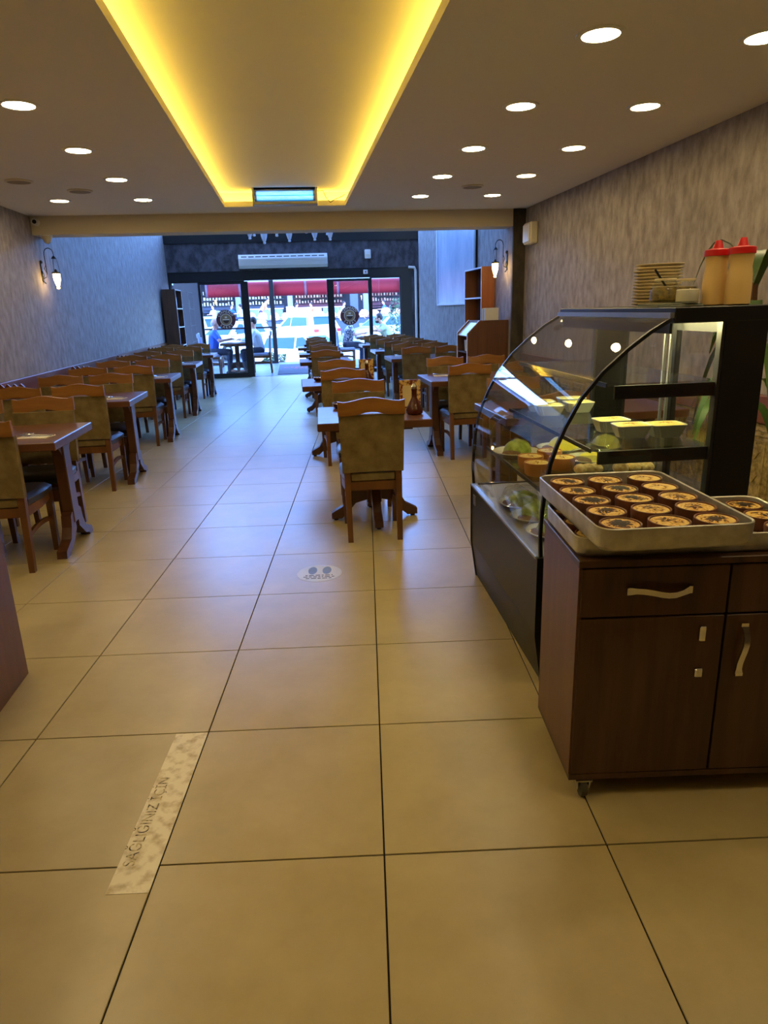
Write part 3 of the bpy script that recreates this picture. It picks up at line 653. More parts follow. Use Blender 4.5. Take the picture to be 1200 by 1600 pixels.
for k, y in enumerate((4.57, 6.82, 10.0, 11.75, 13.9)):
    where = '%s table of the middle row' % ORD[k]; x = MX[k]
    lab = 'small brown pedestal table in the middle row, %s from the front' % ORD[k]
    if k == 0: st0 = small_table(lab); st0.location = (x, y, 0); st0.rotation_euler = (0, 0, -0.04)
    else: dup(st0, (x, y, 0), 0, lab)
    put_chair(x - 0.045 if k == 0 else x, y - 0.295, -0.04 if k == 0 else random.uniform(-0.04, 0.04), 'olive dining chair, near side of the ' + where)
    put_chair(x - 0.02 if k == 0 else x + 0.03, y + 0.45, PI - 0.02, 'olive dining chair, far side of the ' + where)
    if k < 2:
        t = thing('menu_card', 'standing ornate menu card on the ' + where, 'menu', (x + 0.3, y + 0.18, TZ), 0.1, 'menu cards')
        obj('card', box(-0.075, -0.004, 0, 0.075, 0.004, 0.19), 'menu_print', t); obj('panel', box(-0.055, -0.007, 0.0, 0.015, -0.004, 0.15), 'menu_cream', t); obj('foot', box(-0.06, -0.03, 0, 0.06, 0.03, 0.008), 'table_leg_wood', t)
        t = thing('sauce_bottle', 'brown glass pomegranate sauce carafe on the ' + where, 'bottle', (x + 0.27, y - 0.16, TZ), 0, 'sauce carafes')
        obj('body', lathe(bmesh.new(), [(0.045, 0.0), (0.056, 0.012), (0.056, 0.03), (0.03, 0.085), (0.018, 0.11), (0.017, 0.15), (0.02, 0.165)], 18), 'sauce_brown', t, True); obj('stopper', lathe(bmesh.new(), [(0.016, 0.165), (0.02, 0.18), (0.008, 0.2)], 12), 'chrome', t, True)
    t = thing('ashtray', 'small dark bowl on the left side of the ' + where, 'bowl', (x - 0.19, y + 0.3 if k == 0 else y + 0.1, TZ), 0, 'small table bowls')
    obj('bowl', lathe(bmesh.new(), [(0.03, 0.0), (0.045, 0.012), (0.05, 0.035), (0.042, 0.035), (0.035, 0.015), (0.002, 0.01)], 18), 'sauce_brown', t, True); obj('rim', lathe(bmesh.new(), [(0.042, 0.0352), (0.052, 0.034), (0.05, 0.04), (0.042, 0.04)], 18, cap=False), 'steel', t, True)

# ------------------------------------------------------------------ display case
case = thing('display_case', 'black refrigerated display case with curved glass front', 'display case', (0.835, 2.25, 0), -0.038)
CL, CD, CH = 1.13, 0.775, 1.377
b = bmesh.new(); prism(b, [(0.0, 0.2), (0.0, 0.5), (CD, 0.5), (CD, 0.0), (0.03, 0.0)], 'y', 0.012, CL - 0.012)
bmesh.ops.recalc_face_normals(b, faces=b.faces[:]); obj('base', b, 'dark_panel', case)
for y0, y1 in ((-0.004, 0.012), (CL - 0.012, CL + 0.004)):
    b = bmesh.new(); prism(b, [(-0.004, 0.2), (-0.004, 0.512), (CD, 0.512), (CD, 0.0), (0.024, 0.0)], 'y', y0, y1); obj('end_panel', b, 'black_metal', case)
obj('sill', box(-0.006, 0.012, 0.5, 0.03, CL - 0.012, 0.516, bev=0.003), 'aluminium', case)
obj('deck', box(0.03, 0.012, 0.5, CD - 0.06, CL - 0.012, 0.508), 'aluminium', case)
obj('brand_plate', box(-0.004, CL - 0.11, 0.42, 0.0, CL - 0.06, 0.47), 'aluminium', case)
CUR = [(0.004, 0.516), (0.0, 0.6), (0.004, 0.69), (0.013, 0.78), (0.028, 0.865), (0.05, 0.93), (0.078, 0.995), (0.126, 1.085), (0.2, 1.175), (0.285, 1.25), (0.36, 1.305), (0.43, 1.345)]
def curve_strip(y0, y1, th):
    b = bmesh.new(); out = CUR; inn = []
    for i, p in enumerate(CUR):
        a = CUR[max(0, i - 1)]; c = CUR[min(len(CUR) - 1, i + 1)]; dx, dz = c[0] - a[0], c[1] - a[1]; l = math.hypot(dx, dz); inn.append((p[0] + dz / l * th, p[1] - dx / l * th))
    loft(b, [[(p[0], y0, p[1]), (p[0], y1, p[1]), (q[0], y1, q[1]), (q[0], y0, q[1])] for p, q in zip(out, inn)])
    return b
obj('curved_glass', curve_strip(0.01, CL - 0.01, 0.006), 'case_glass', case, True)
obj('glass_edge', curve_strip(-0.003, 0.01, 0.012), 'black_metal', case); obj('glass_edge', curve_strip(CL - 0.01, CL + 0.003, 0.012), 'black_metal', case)
# near and far side panes
side = [(p[0] + 0.012, p[1]) for p in CUR] + [(CD - 0.15, 1.335), (CD - 0.15, 0.516)]
for y0 in (0.003, CL - 0.009):
    b = bmesh.new(); prism(b, side, 'y', y0, y0 + 0.006); obj('side_glass', b, 'case_glass', case)
# end posts
for y0, y1 in ((-0.004, 0.03), (CL - 0.03, CL + 0.004)):
    obj('post', box(CD - 0.15, y0, 0.5, CD, y1, CH), 'black_metal', case); obj('post_strip', box(CD - 0.162, y0 + 0.004, 0.52, CD - 0.15, y1, 1.33), 'dark_panel', case)
obj('top', box(0.44, -0.006, 1.325, CD + 0.004, CL + 0.006, CH, bev=0.003), 'black_metal', case); obj('top_front', box(0.425, 0.0, 1.342, 0.45, CL, 1.36), 'aluminium', case)
obj('rear_rail', box(CD - 0.05, 0.03, 0.5, CD, CL - 0.03, 0.56), 'black_metal', case)
obj('light_cover', box(0.442, 0.03, 1.29, 0.452, CL - 0.03, 1.342), 'black_metal', case)
obj('light_tube', box(0.46, 0.1, 1.31, 0.48, CL - 0.1, 1.324), 'case_led', case)
# rear sliding doors
for k, (y0, y1) in enumerate(((0.03, 0.58), (0.55, CL - 0.03))):
    xx = CD - 0.04 + 0.018 * k
    b = box(xx, y0, 0.56, xx + 0.014, y0 + 0.045, 1.325); bx(b, xx, y1 - 0.045, 0.56, xx + 0.014, y1, 1.325); bx(b, xx, y0 + 0.045, 1.28, xx + 0.014, y1 - 0.045, 1.325); bx(b, xx, y0 + 0.045, 0.56, xx + 0.014, y1 - 0.045, 0.6)
    d = obj('rear_door', b, 'black_frame', case); obj('pane', box(xx + 0.004, y0 + 0.045, 0.6, xx + 0.009, y1 - 0.045, 1.28), 'case_glass', d)
# shelves
glass('shelf_glass', (0.84, 0.87, 0.85), 0.06)
SH = []
for z, x0, x1 in ((1.128, 0.235, 0.63), (0.9, 0.19, 0.62), (0.712, 0.075, 0.7)):
    s = obj('shelf', box(x0, 0.03, z - 0.008, x1, CL - 0.03, z), 'shelf_glass', case); SH.append(z)
    obj('shelf_trim', box(x0 - 0.006, 0.03, z - 0.012, x0, CL - 0.03, z + 0.003), 'black_metal', s)
    if z > 0.8:
        for y0 in (0.012, CL - 0.024): obj('shelf_bracket', box(x0 + 0.02, y0, z - 0.052, CD - 0.15, y0 + 0.012, z - 0.006), 'black_metal', s)
for x in (0.36, 0.6):
    for y in (0.545, ): obj('shelf_rail', box(CD - 0.07, y + (x - 0.48) * 0.2, 0.52, CD - 0.06, y + (x - 0.48) * 0.2 + 0.012, 1.325), 'aluminium', case)
case_M = Matrix.Translation((0.835, 2.25, 0)) @ Matrix.Rotation(-0.038, 4, 'Z')
def in_case(x, y, z): return tuple(case_M @ Vector((x, y, z)))
def to_case(X, Y): p = case_M.inverted() @ Vector((X, Y, 0)); return p.x, p.y

# pots
def pot(name, R, hh, outer, top, label, loc, group):
    t = thing(name, label, 'pudding', loc, random.uniform(0, 6), group)
    obj('pot', lathe(bmesh.new(), [(R * 0.82, 0), (R * 0.94, 0.008), (R * 0.98, hh * 0.7), (R, hh - 0.008), (R * 0.985, hh), (R * 0.9, hh), (R * 0.88, hh - 0.004)], 30), outer, t, True)
    obj('custard', lathe(bmesh.new(), [(R * 0.885, hh - 0.006), (R * 0.87, hh - 0.003), (R * 0.6, hh - 0.001), (R * 0.3, hh + 0.0005), (0.001, hh + 0.001)], 30, cap=False), top, t, True)
    return t
# ------------------------------------------------------------------ wooden cabinet on casters with two trays
KA = -0.112
cab = thing('wheeled_cabinet', 'dark brown wooden cabinet on casters beside the display case', 'cabinet', (0.715, 1.612, 0), KA)
KW, KD, K0, K1 = 0.82, 0.38, 0.075, 0.747
obj('carcass', box(0.012, 0.02, K0, KW, KD, K1 - 0.02), 'cabinet_wood', cab)
obj('side_panel', box(0.0, 0.006, K0, 0.012, KD, K1 - 0.02), 'cabinet_side_wood', cab)
obj('bottom_edge', box(0.0, 0.0, K0 - 0.012, KW, KD, K0 + 0.006), 'cabinet_wood', cab)
obj('worktop', box(-0.004, -0.004, K1 - 0.02, KW, KD + 0.004, K1, bev=0.002), 'cabinet_wood', cab)
def handle(p, a, c, horiz):
    b = bmesh.new(); n = 9; rings = []
    for k in range(n):
        q = k / (n - 1); s = a + (c - a) * q; off = -0.012 - 0.016 * math.sin(PI * q); hgt = 0.008 if 0 < k < n - 1 else 0.011; d = 0.006 * math.sin(2 * PI * q)
        if horiz: rings.append([(s, off, p - hgt + d - 0.006 * math.sin(PI * q)), (s, off + 0.008, p - hgt + d - 0.006 * math.sin(PI * q)), (s, off + 0.008, p + hgt + d - 0.006 * math.sin(PI * q)), (s, off, p + hgt + d - 0.006 * math.sin(PI * q))])
        else: rings.append([(p - hgt - d, off, s), (p - hgt - d, off + 0.008, s), (p + hgt - d, off + 0.008, s), (p + hgt - d, off, s)])
    loft(b, rings)
    for s in (a, c):
        if horiz: bx(b, s - 0.005, -0.014, p - 0.01, s + 0.005, 0.0, p + 0.01)
        else: bx(b, p - 0.01, -0.014, s - 0.005, p + 0.01, 0.0, s + 0.005)
    return b
for i, (x0, x1) in enumerate(((0.006, 0.403), (0.41, 0.815))):
    d = obj('drawer', box(x0, 0.0, 0.582, x1, 0.02, 0.722, bev=0.0015), 'cabinet_wood', cab); obj('handle', handle(0.66, x0 + 0.125, x0 + 0.29, True), 'chrome', d, True)
    d = obj('door', box(x0, 0.0, K0 + 0.008, x1, 0.02, 0.576, bev=0.0015), 'cabinet_wood', cab)
    if i == 1: obj('handle', handle(x0 + 0.045, 0.4, 0.55, False), 'chrome', d, True)
    else:
        obj('handle_stub', box(x1 - 0.07, -0.016, 0.505, x1 - 0.052, 0.0, 0.55, bev=0.003), 'chrome', d); obj('handle_stub', box(x1 - 0.072, -0.016, 0.395, x1 - 0.05, 0.0, 0.422, bev=0.003), 'chrome', d)
for x, y in ((0.045, 0.016), (0.035, 0.335), (KW - 0.04, 0.016), (KW - 0.04, 0.335)):
    b = bmesh.new(); lathe(b, [(0.016, 0), (0.03, 0.004), (0.03, 0.022), (0.016, 0.026)], 18)
    bmesh.ops.transform(b, matrix=Matrix.Translation((x - 0.013, y, 0.031)) @ Matrix.Rotation(PI / 2, 4, 'Y'), verts=b.verts[:]); wv = obj('caster', b, 'rubber', cab, True)
    b = box(x - 0.02, y - 0.016, 0.03, x - 0.016, y + 0.016, 0.06); bx(b, x + 0.016, y - 0.016, 0.03, x + 0.02, y + 0.016, 0.06); bx(b, x - 0.024, y - 0.022, 0.058, x + 0.024, y + 0.022, 0.063); obj('fork', b, 'steel', wv)
    b = bmesh.new(); tube(b, [(x - 0.018, y, 0.031), (x + 0.018, y, 0.031)], 0.012, 10); obj('hub', b, 'steel', wv)
def rrect(x0, y0, x1, y1, r, z, n=5):
    P = []
    for cx, cy, a0 in ((x1 - r, y1 - r, 0), (x0 + r, y1 - r, PI / 2), (x0 + r, y0 + r, PI), (x1 - r, y0 + r, 1.5 * PI)):
        for k in range(n + 1): a = a0 + PI / 2 * k / n; P.append((cx + r * math.cos(a), cy + r * math.sin(a), z))
    return P
def tray(label, W, D, hh, loc, rz):
    b = bmesh.new(); loft(b, [rrect(0.012, 0.012, W - 0.012, D - 0.012, 0.035, 0), rrect(0.002, 0.002, W - 0.002, D - 0.002, 0.04, 0.012), rrect(0, 0, W, D, 0.042, hh), rrect(0.003, 0.003, W - 0.003, D - 0.003, 0.04, hh + 0.002), rrect(0.006, 0.006, W - 0.006, D - 0.006, 0.038, hh - 0.001), rrect(0.008, 0.008, W - 0.008, D - 0.008, 0.036, 0.014), rrect(0.016, 0.016, W - 0.016, D - 0.016, 0.03, 0.004)])
    return one('baking_tray', b, 'tray_metal', label, 'tray', loc, rz, 'baking trays', True)
tray('lower metal baking tray lying across the wooden cabinet', 0.66, 0.36, 0.055, (0.712, 1.628, K1), KA)
UA = -0.075
UZ = K1 + 0.058
tray('upper metal baking tray filled with fifteen puddings', 0.405, 0.585, 0.06, (0.717, 1.506, UZ), UA)
UM = Matrix.Translation((0.717, 1.506, 0)) @ Matrix.Rotation(UA, 4, 'Z')
CN = ['left', 'middle', 'right']
chars = [[0, 0, 3, 0, 3], [1, 3, 0, 1, 1], [2, 2, 1, 1, 0]]
for c in range(3):
    for r_ in range(5):
        p = UM @ Vector((0.078 + c * 0.125 + random.uniform(-0.004, 0.004), 0.07 + r_ * 0.111 + random.uniform(-0.003, 0.003), 0))
        ch = chars[c][4 - r_]
        pot('clay_pot_pudding', 0.0535, 0.052, 'terracotta', CUST[ch], 'baked pudding in a clay pot, %s column, %s from the front of the upper tray' % (CN[c], ORD[r_]), (p.x, p.y, UZ + 0.0042), 'puddings on the upper tray')
LM = Matrix.Translation((0.712, 1.628, 0)) @ Matrix.Rotation(KA, 4, 'Z')
for k, (x, y, nm) in enumerate(((0.064, 0.07, 'front left'), (0.064, 0.18, 'middle left'), (0.064, 0.29, 'back left'), (0.595, 0.29, 'back right'), (0.595, 0.075, 'front right'), (0.595, 0.185, 'middle right'))):
    p = LM @ Vector((x, y, 0)); pot('clay_pot_pudding', 0.052, 0.044, 'terracotta', CUST[k % 4], 'baked pudding in a clay pot at the %s of the lower tray' % nm, (p.x, p.y, K1 + 0.0042), 'puddings on the lower tray')

# ------------------------------------------------------------------ food in the case
def foil_dish(label, x, y, z, top='cream_food', s=1.0):
    t = thing('foil_dish', label, 'dessert', in_case(x, y, z + 0.001), -0.038 + random.uniform(-0.1, 0.1), 'foil dishes of dessert')
    W, D, hh = 0.062 * s, 0.05 * s, 0.045
    def ring(w, d, z_, crimp): 
        P = rrect(-w, -d, w, d, 0.02, z_, 8)
        return [((p[0] * (1 + crimp * (k % 2)), p[1] * (1 + crimp * (k % 2)), z_)) for k, p in enumerate(P)]
    b = bmesh.new(); loft(b, [ring(W * 0.75, D * 0.75, 0, 0.05), ring(W * 0.9, D * 0.9, hh * 0.6, 0.07), ring(W, D, hh, 0.06), ring(W * 1.08, D * 1.08, hh + 0.002, 0.0), ring(W * 1.06, D * 1.06, hh + 0.004, 0), ring(W * 0.97, D * 0.97, hh + 0.001, 0)]); obj('foil', b, 'foil', t)
    b = bmesh.new(); loft(b, [ring(W * 0.98, D * 0.98, hh + 0.0015, 0), ring(W * 0.8, D * 0.8, hh + 0.006, 0), ring(W * 0.3, D * 0.3, hh + 0.007, 0)]); obj('filling', b, top, t, True)
scorch = custard('custard_foil', 4, 0.02)
for k, (X, Y, nm, tp) in enumerate(((1.265, 2.46, 'front left', 'custard_foil'), (1.395, 2.44, 'front right', 'custard_foil'), (1.25, 2.6, 'second row left', 'custard_foil'), (1.17, 3.08, 'back left', 'cream_food'), (1.335, 3.13, 'back middle', 'cream_food'), (1.18, 3.22, 'far back left', 'cream_food'), (1.36, 3.28, 'far back right', 'cream_food'))):
    foil_dish('crimped foil dish of pudding, %s on the middle shelf of the case' % nm, *to_case(X, Y), 0.9, tp)
def plate_food(label, x, y, z, top, R=0.112, film=True, lump=0.062, crumb=True, sl=1.0):
    t = thing('wrapped_plate', label, 'dessert', in_case(x, y, z), random.uniform(0, 1), 'plates of dessert in the case')
    obj('plate', lathe(bmesh.new(), [(R * 0.55, 0), (R * 0.6, 0.004), (R * 0.98, 0.016), (R, 0.02), (R * 0.96, 0.02), (R * 0.6, 0.008), (0.001, 0.007)], 28), 'plate_white', t, True)
    b = bmesh.new(); ball(b, (0.015, 0.0, 0.008), 0.078, 18, 10, (1, 0.85, lump / 0.078))
    for v in b.verts: v.co.z = max(v.co.z, 0.009) + 0.004 * math.sin(v.co.x * 90) * math.cos(v.co.y * 80) * (v.co.z > 0.02)
    obj('dessert', b, top, t, True)
    if crumb:
        b = bmesh.new(); ball(b, (-R * 0.5, 0.0, 0.012), 0.035, 10, 6, (1, 1.4, 0.5)); obj('crumbs', b, 'brown_food', t, True)
    if film:
        b = bmesh.new(); n = 26; rings = []
        for q, zz in ((1.01, 0.018), (0.93, 0.035), (0.7, lump + 0.02), (0.35, lump + 0.03), (0.02, lump + 0.031)):
            rings.append([(R * q * math.cos(2 * PI * i / n), R * q * math.sin(2 * PI * i / n), zz + 0.004 * math.sin(i * 2.3) * (q < 0.95)) for i in range(n)])
        loft(b, rings, cap=False); obj('cling_film', b, 'cling_film', t, False)
for k, (X, Y, z, tp, nm) in enumerate(((0.995, 2.94, 0.508, 'green_food', 'green dessert plate wrapped in film at the far end of the case floor'), (0.985, 2.73, 0.508, 'green_food', 'green dessert plate wrapped in film in the middle of the case floor'), (0.98, 2.51, 0.508, 'green_food', 'green dessert plate wrapped in film on the near part of the case floor'), (1.24, 2.95, 0.508, 'cream_food', 'pale dessert plate at the back of the case floor'), (1.23, 2.7, 0.508, 'green_food', 'green dessert plate behind the front plates on the case floor'))):
    plate_food(nm, *to_case(X, Y), z + 0.0005, tp, R=0.1)
plate_food('green dessert plate on the lower shelf near the curved glass', *to_case(1.03, 3.12), 0.7125, 'green_food', film=False)
plate_food('yellow dessert plate at the far right of the lower shelf', *to_case(1.26, 3.15), 0.7125, 'yellow_food', film=False)
plate_food('yellow dessert plate in the middle of the lower shelf', *to_case(1.3, 2.88), 0.7125, 'yellow_food', film=True, lump=0.03)
plate_food('yellow lemon dessert plate at the right of the lower shelf', *to_case(1.47, 3.12), 0.7125, 'yellow_food', film=True, R=0.085)
for X, Y, nm in ((1.0, 2.83, 'left'), (0.985, 2.7, 'front'), (1.12, 2.77, 'right'), (1.12, 2.92, 'rearmost')):
    x, y = to_case(X, Y); pot('clay_bowl_pudding', 0.056, 0.055, 'pot_side', 'custard_c', 'custard in a light clay bowl, %s one on the lower shelf' % nm, in_case(x, y, 0.7125), 'custard bowls in the case')
for X, Y, s, nm in ((1.36, 2.6, 1.0, 'large film-wrapped box of pastries on the lower shelf'), (1.175, 2.62, 0.6, 'small film-wrapped box of pastries on the lower shelf')):
    x, y = to_case(X, Y); t = thing('pastry_box', nm, 'pastry', in_case(x, y, 0.713), 0.0, 'wrapped pastry boxes')
    b = bmesh.new(); loft(b, [rrect(-0.09 * s, -0.055, 0.09 * s, 0.055, 0.02, 0), rrect(-0.1 * s, -0.065, 0.1 * s, 0.065, 0.02, 0.055), rrect(-0.085 * s, -0.05, 0.085 * s, 0.05, 0.02, 0.075)]); obj('film', b, 'cling_film', t)
    for i in range(3):
        b = bmesh.new(); ball(b, ((-0.055 + 0.055 * i) * s, 0, 0.03), 0.03 * (0.7 + 0.3 * s), 12, 8, (1, 1.5, 0.85)); obj('pastry', b, 'pastry', t, True)

# ------------------------------------------------------------------ on top of the case
pl0 = None
for k in range(13):
    lab = 'cream plate in the stack on the display case, %s from the bottom' % (ORD[k] if k < 12 else ('thirteenth', 'fourteenth', 'fifteenth')[k - 12])
    q = in_case(0.612 + 0.0006 * k + random.uniform(-0.003, 0.003), 0.5 + random.uniform(-0.003, 0.003), CH + k * 0.0122)
    if pl0 is None:
        b = lathe(bmesh.new(), [(0.055, 0), (0.06, 0.002), (0.088, 0.011), (0.092, 0.013), (0.092, 0.016), (0.085, 0.0155), (0.058, 0.0075), (0.001, 0.007)], 32); pl0 = one('dinner_plate', b, 'stack_plate', lab, 'plate', q, 0, 'stack of plates', True)
    else: dup(pl0, q, 0, lab)
def jar(x, y, s, label, spoon):
    t = thing('glass_jar', label, 'jar', in_case(x, y, CH + 0.012), 0, 'pickle jars')
    obj('jar', lathe(bmesh.new(), [(0.046 * s, 0), (0.054 * s, 0.01), (0.053 * s, 0.04), (0.044 * s, 0.066), (0.037 * s, 0.075), (0.037 * s, 0.09), (0.035 * s, 0.09), (0.035 * s, 0.075)], 22, cap=False), 'jar_glass', t, True)
    obj('pickles', lathe(bmesh.new(), [(0.042 * s, 0.004), (0.05 * s, 0.012), (0.049 * s, 0.04), (0.042 * s, 0.058), (0.001, 0.062)], 20), 'pickle', t, True)
    obj('rim', lathe(bmesh.new(), [(0.0375 * s, 0.08), (0.039 * s, 0.084), (0.0375 * s, 0.088)], 22, cap=False), 'stack_plate', t, True)
    if spoon:
        b = bmesh.new(); tube(b, [(0.01, 0, 0.05), (-0.045, 0, 0.12)], 0.004, 6); obj('spoon_handle', b, 'black_metal', t)
jar(0.525, 0.25, 1.0, 'glass jar of green pickles with a spoon on the display case', True); jar(0.65, 0.34, 0.95, 'second glass jar of pickles behind the white bowl', False)
b = box(-0.09, -0.08, 0, 0.075, 0.12, 0.006, bev=0.002); bx(b, -0.088, -0.078, 0.006, 0.07, 0.11, 0.012, bev=0.002); one('folded_cloth', b, 'cloth_grey', 'folded grey-green cloth under the jars on the display case', 'cloth', in_case(0.535, 0.2, CH), -0.1)
t = thing('sugar_bowl', 'white square-shouldered bowl in front of the sauce bottles', 'bowl', in_case(0.559, 0.15, CH + 0.012)); obj('bowl', lathe(bmesh.new(), [(0.036, 0), (0.038, 0.003), (0.038, 0.045), (0.036, 0.047), (0.034, 0.045), (0.034, 0.01), (0.001, 0.008)], 24), 'plate_white', t, True); obj('foot_ring', lathe(bmesh.new(), [(0.03, -0.0), (0.039, 0.0005), (0.039, 0.006)], 24, cap=False), 'cloth_grey', t)
def bottle(x, y, label):
    t = thing('squeeze_bottle', label, 'bottle', in_case(x, y, CH), 0, 'red capped sauce bottles')
    obj('body', lathe(bmesh.new(), [(0.036, 0), (0.041, 0.004), (0.0415, 0.05), (0.04, 0.1), (0.036, 0.125), (0.038, 0.15), (0.04, 0.168)], 26), 'sauce', t, True)
    obj('cap', lathe(bmesh.new(), [(0.043, 0.166), (0.043, 0.186), (0.035, 0.189), (0.018, 0.191)], 26), 'red_plastic', t, True); obj('nozzle', lathe(bmesh.new(), [(0.018, 0.191), (0.011, 0.214), (0.009, 0.218)], 18), 'red_plastic', t, True)
bottle(0.656, 0.15, 'sauce squeeze bottle with red cap beside the white bowl'); bottle(0.69, 0.058, 'sauce squeeze bottle with red cap next to the plant')
# plant behind the case
pt = thing('potted_dracaena', 'potted plant with long drooping green leaves behind the display case', 'plant', (1.93, 2.74, 0))
obj('pot', lathe(bmesh.new(), [(0.1, 0), (0.13, 0.02), (0.16, 0.3), (0.165, 0.32), (0.15, 0.32), (0.145, 0.28), (0.001, 0.28)], 24), 'terracotta', pt, True)
b = bmesh.new(); tube(b, [(0, 0, 0.28), (0.02, 0, 0.8), (-0.02, 0.01, 1.46)], [0.022, 0.018, 0.014], 8); obj('stem', b, 'cabinet_side_wood', pt, True)
def leaf(base_, az, L, rise, droop, wd):
    b = bmesh.new(); rings = []; d = Vector((math.cos(az), math.sin(az), 0)); s = Vector((-math.sin(az), math.cos(az), 0))
    for k in range(9):
        q = k / 8; p = Vector(base_) + d * L * q * (1 - 0.25 * q) + Vector((0, 0, rise * math.sin(PI * min(1, q * 0.9)) - droop * q * q)); ww = wd * math.sin(PI * (0.12 + 0.86 * q)) ** 0.7
        rings.append([p - s * ww + Vector((0, 0, 0.15 * ww)), p + Vector((0, 0, -0.002)), p + s * ww + Vector((0, 0, 0.15 * ww)), p + Vector((0, 0, 0.002))])
    return loft(b, rings)
for k in range(26):
    zb = 1.47 - 0.022 * k; obj('leaf', leaf((-0.02, 0.01, zb), k * 2.4, random.uniform(0.24, 0.36), random.uniform(0.02, 0.16) if k > 3 else 0.2, random.uniform(0.1, 0.36) if k > 3 else 0.05, random.uniform(0.02, 0.03)), 'leaf_green', pt, True)
# wooden counter end at the lower left
t = thing('wooden_counter', 'end of a dark wooden counter at the left edge of the aisle', 'counter', (-1.178, 2.7, 0))
obj('end_panel', box(-0.6, -0.03, 0, 0.0, 0.0, 0.98), 'cabinet_side_wood', t); obj('side_panel', box(-0.025, -1.7, 0, 0.0, -0.03, 0.98), 'cabinet_side_wood', t); obj('worktop', box(-0.62, -1.72, 0.98, 0.015, 0.015, 1.01, bev=0.003), 'cabinet_wood', t); obj('body', box(-0.6, -1.7, 0.0, -0.025, -0.03, 0.97), 'cabinet_wood', t)

# ------------------------------------------------------------------ floor stickers
t = thing('floor_strip', 'worn pale warning strip stuck on the floor tiles', 'floor sticker', (-0.475, 1.8, 0.0004), -0.103 - 0.0)
obj('tape', box(-0.055, -0.34, 0, 0.055, 0.345, 0.0006), 'worn_strip', t)
me = text_mesh('SAĞLIĞINIZ İÇİN', 0.046); me.transform(Matrix.Translation((-0.026, -0.07, 0.0012)) @ Matrix.Rotation(PI / 2, 4, 'Z'))
noisy('worn_ink', (60, 46, 26), (196, 178, 124), scale=(60, 60, 60), rough=0.6, lo=0.42, hi=0.56)
obj('lettering', me, 'worn_ink', t)
t = thing('floor_sticker', 'oval pale floor sticker with two blue footprints', 'floor sticker', (0.062, 3.575, 0.0004), -0.103)
plain('sticker_pale', (206, 204, 190), 0.35)
obj('disc', lathe(bmesh.new(), [(0.125, 0), (0.125, 0.0006)], 40), 'sticker_pale', t)
for s in (-1, 1):
    b = bmesh.new(); prism(b, [(s * 0.04 + 0.025 * math.cos(2 * PI * k / 16), 0.04 + 0.055 * math.sin(2 * PI * k / 16)) for k in range(16)], 'z', 0.0006, 0.0012); obj('footprint', b, 'sticker_blue', t)
for k, wd in enumerate((0.075, 0.085, 0.07)):
    b = bmesh.new(); x = -wd
    while x < wd:
        l = random.uniform(0.008, 0.03); bx(b, x, -0.035 - 0.022 * k, 0.0006, min(wd, x + l), -0.028 - 0.022 * k, 0.0011); x += l + 0.008
    obj('print_line', b, 'print_black', t)

# ------------------------------------------------------------------ service station, shelf units
def open_shelf(name, label, loc, W, D, HH, n, side, sidem, s):
    # stands against a wall; opens towards s along x
    t = thing(name, label, 'shelf', loc)
    x0, x1 = (0, W) if s > 0 else (-W, 0)
    for y0, y1 in ((0, 0.018), (D - 0.018, D)): obj('side_panel', box(x0, y0, 0, x1, y1, HH), sidem, t)
    obj('back_panel', box(0, 0.018, 0, 0.01, D - 0.018, HH) if s > 0 else box(-0.01, 0.018, 0, 0, D - 0.018, HH), 'cabinet_wood', t)
    for k in range(n + 1):
        z = 0.06 + (HH - 0.08) * k / n; obj('shelf_board', box(x0 + (0.01 if s > 0 else 0), 0.018, z, x1 - (0.01 if s < 0 else 0), D - 0.018, z + 0.018), 'cabinet_wood', t)
    e0, e1 = (W, W + 0.003) if s > 0 else (-W - 0.003, -W)
    obj('edge_strip', box(e0, 0, 0, e1, 0.018, HH), 'white_paint', t); obj('edge_strip', box(e0, D - 0.018, 0, e1, D, HH), 'white_paint', t)
    for k in range(1, n + 1):
        z = 0.06 + (HH - 0.08) * k / n; obj('edge_strip', box(e0, 0.018, z, e1, D - 0.018, z + 0.018), 'white_paint', t)
    return t
open_shelf('tall_shelf', 'tall orange wooden shelf unit under the right lantern', (XF - 0.002, 8.72, 0), 0.17, 0.85, 1.87, 5, 1, 'orange_wood', -1)
open_shelf('corner_shelf', 'tall dark shelf unit in the left corner by the shop front', (XL + 0.04, 14.9, 0), 0.27, 0.8, 1.92, 5, 1, 'cabinet_wood', 1)
for k, (z, lab) in enumerate(((0.06 + 1.84 * 3 / 5 + 0.019, 'small pale figurine on the upper middle board of the corner shelf'), (0.06 + 1.84 * 4 / 5 + 0.019, 'small pale box on the top open board of the corner shelf'))):
    t = thing('shelf_figurine' if k == 0 else 'shelf_box', lab, 'ornament', (XL + 0.2, 15.2, z))
    if k == 0:
        obj('figure', lathe(bmesh.new(), [(0.05, 0), (0.045, 0.03), (0.02, 0.09), (0.028, 0.13), (0.012, 0.16)], 14), 'steel', t, True); obj('stand', box(-0.08, -0.1, 0, 0.08, 0.1, 0.012), 'black_metal', t)
    else: obj('carton', box(-0.05, -0.12, 0, 0.06, 0.12, 0.2, bev=0.006), 'white_plastic', t); obj('lid', box(-0.055, -0.125, 0.2, 0.065, 0.125, 0.225), 'blue_grey', t)
st = thing('service_station', 'brown waiter station with a slanted top beside the column', 'cabinet', (2.545, 8.12, 0))
prof = [(0, 0), (0, 1.235), (-0.35, 1.235), (-0.495, 1.09), (-0.495, 0)]
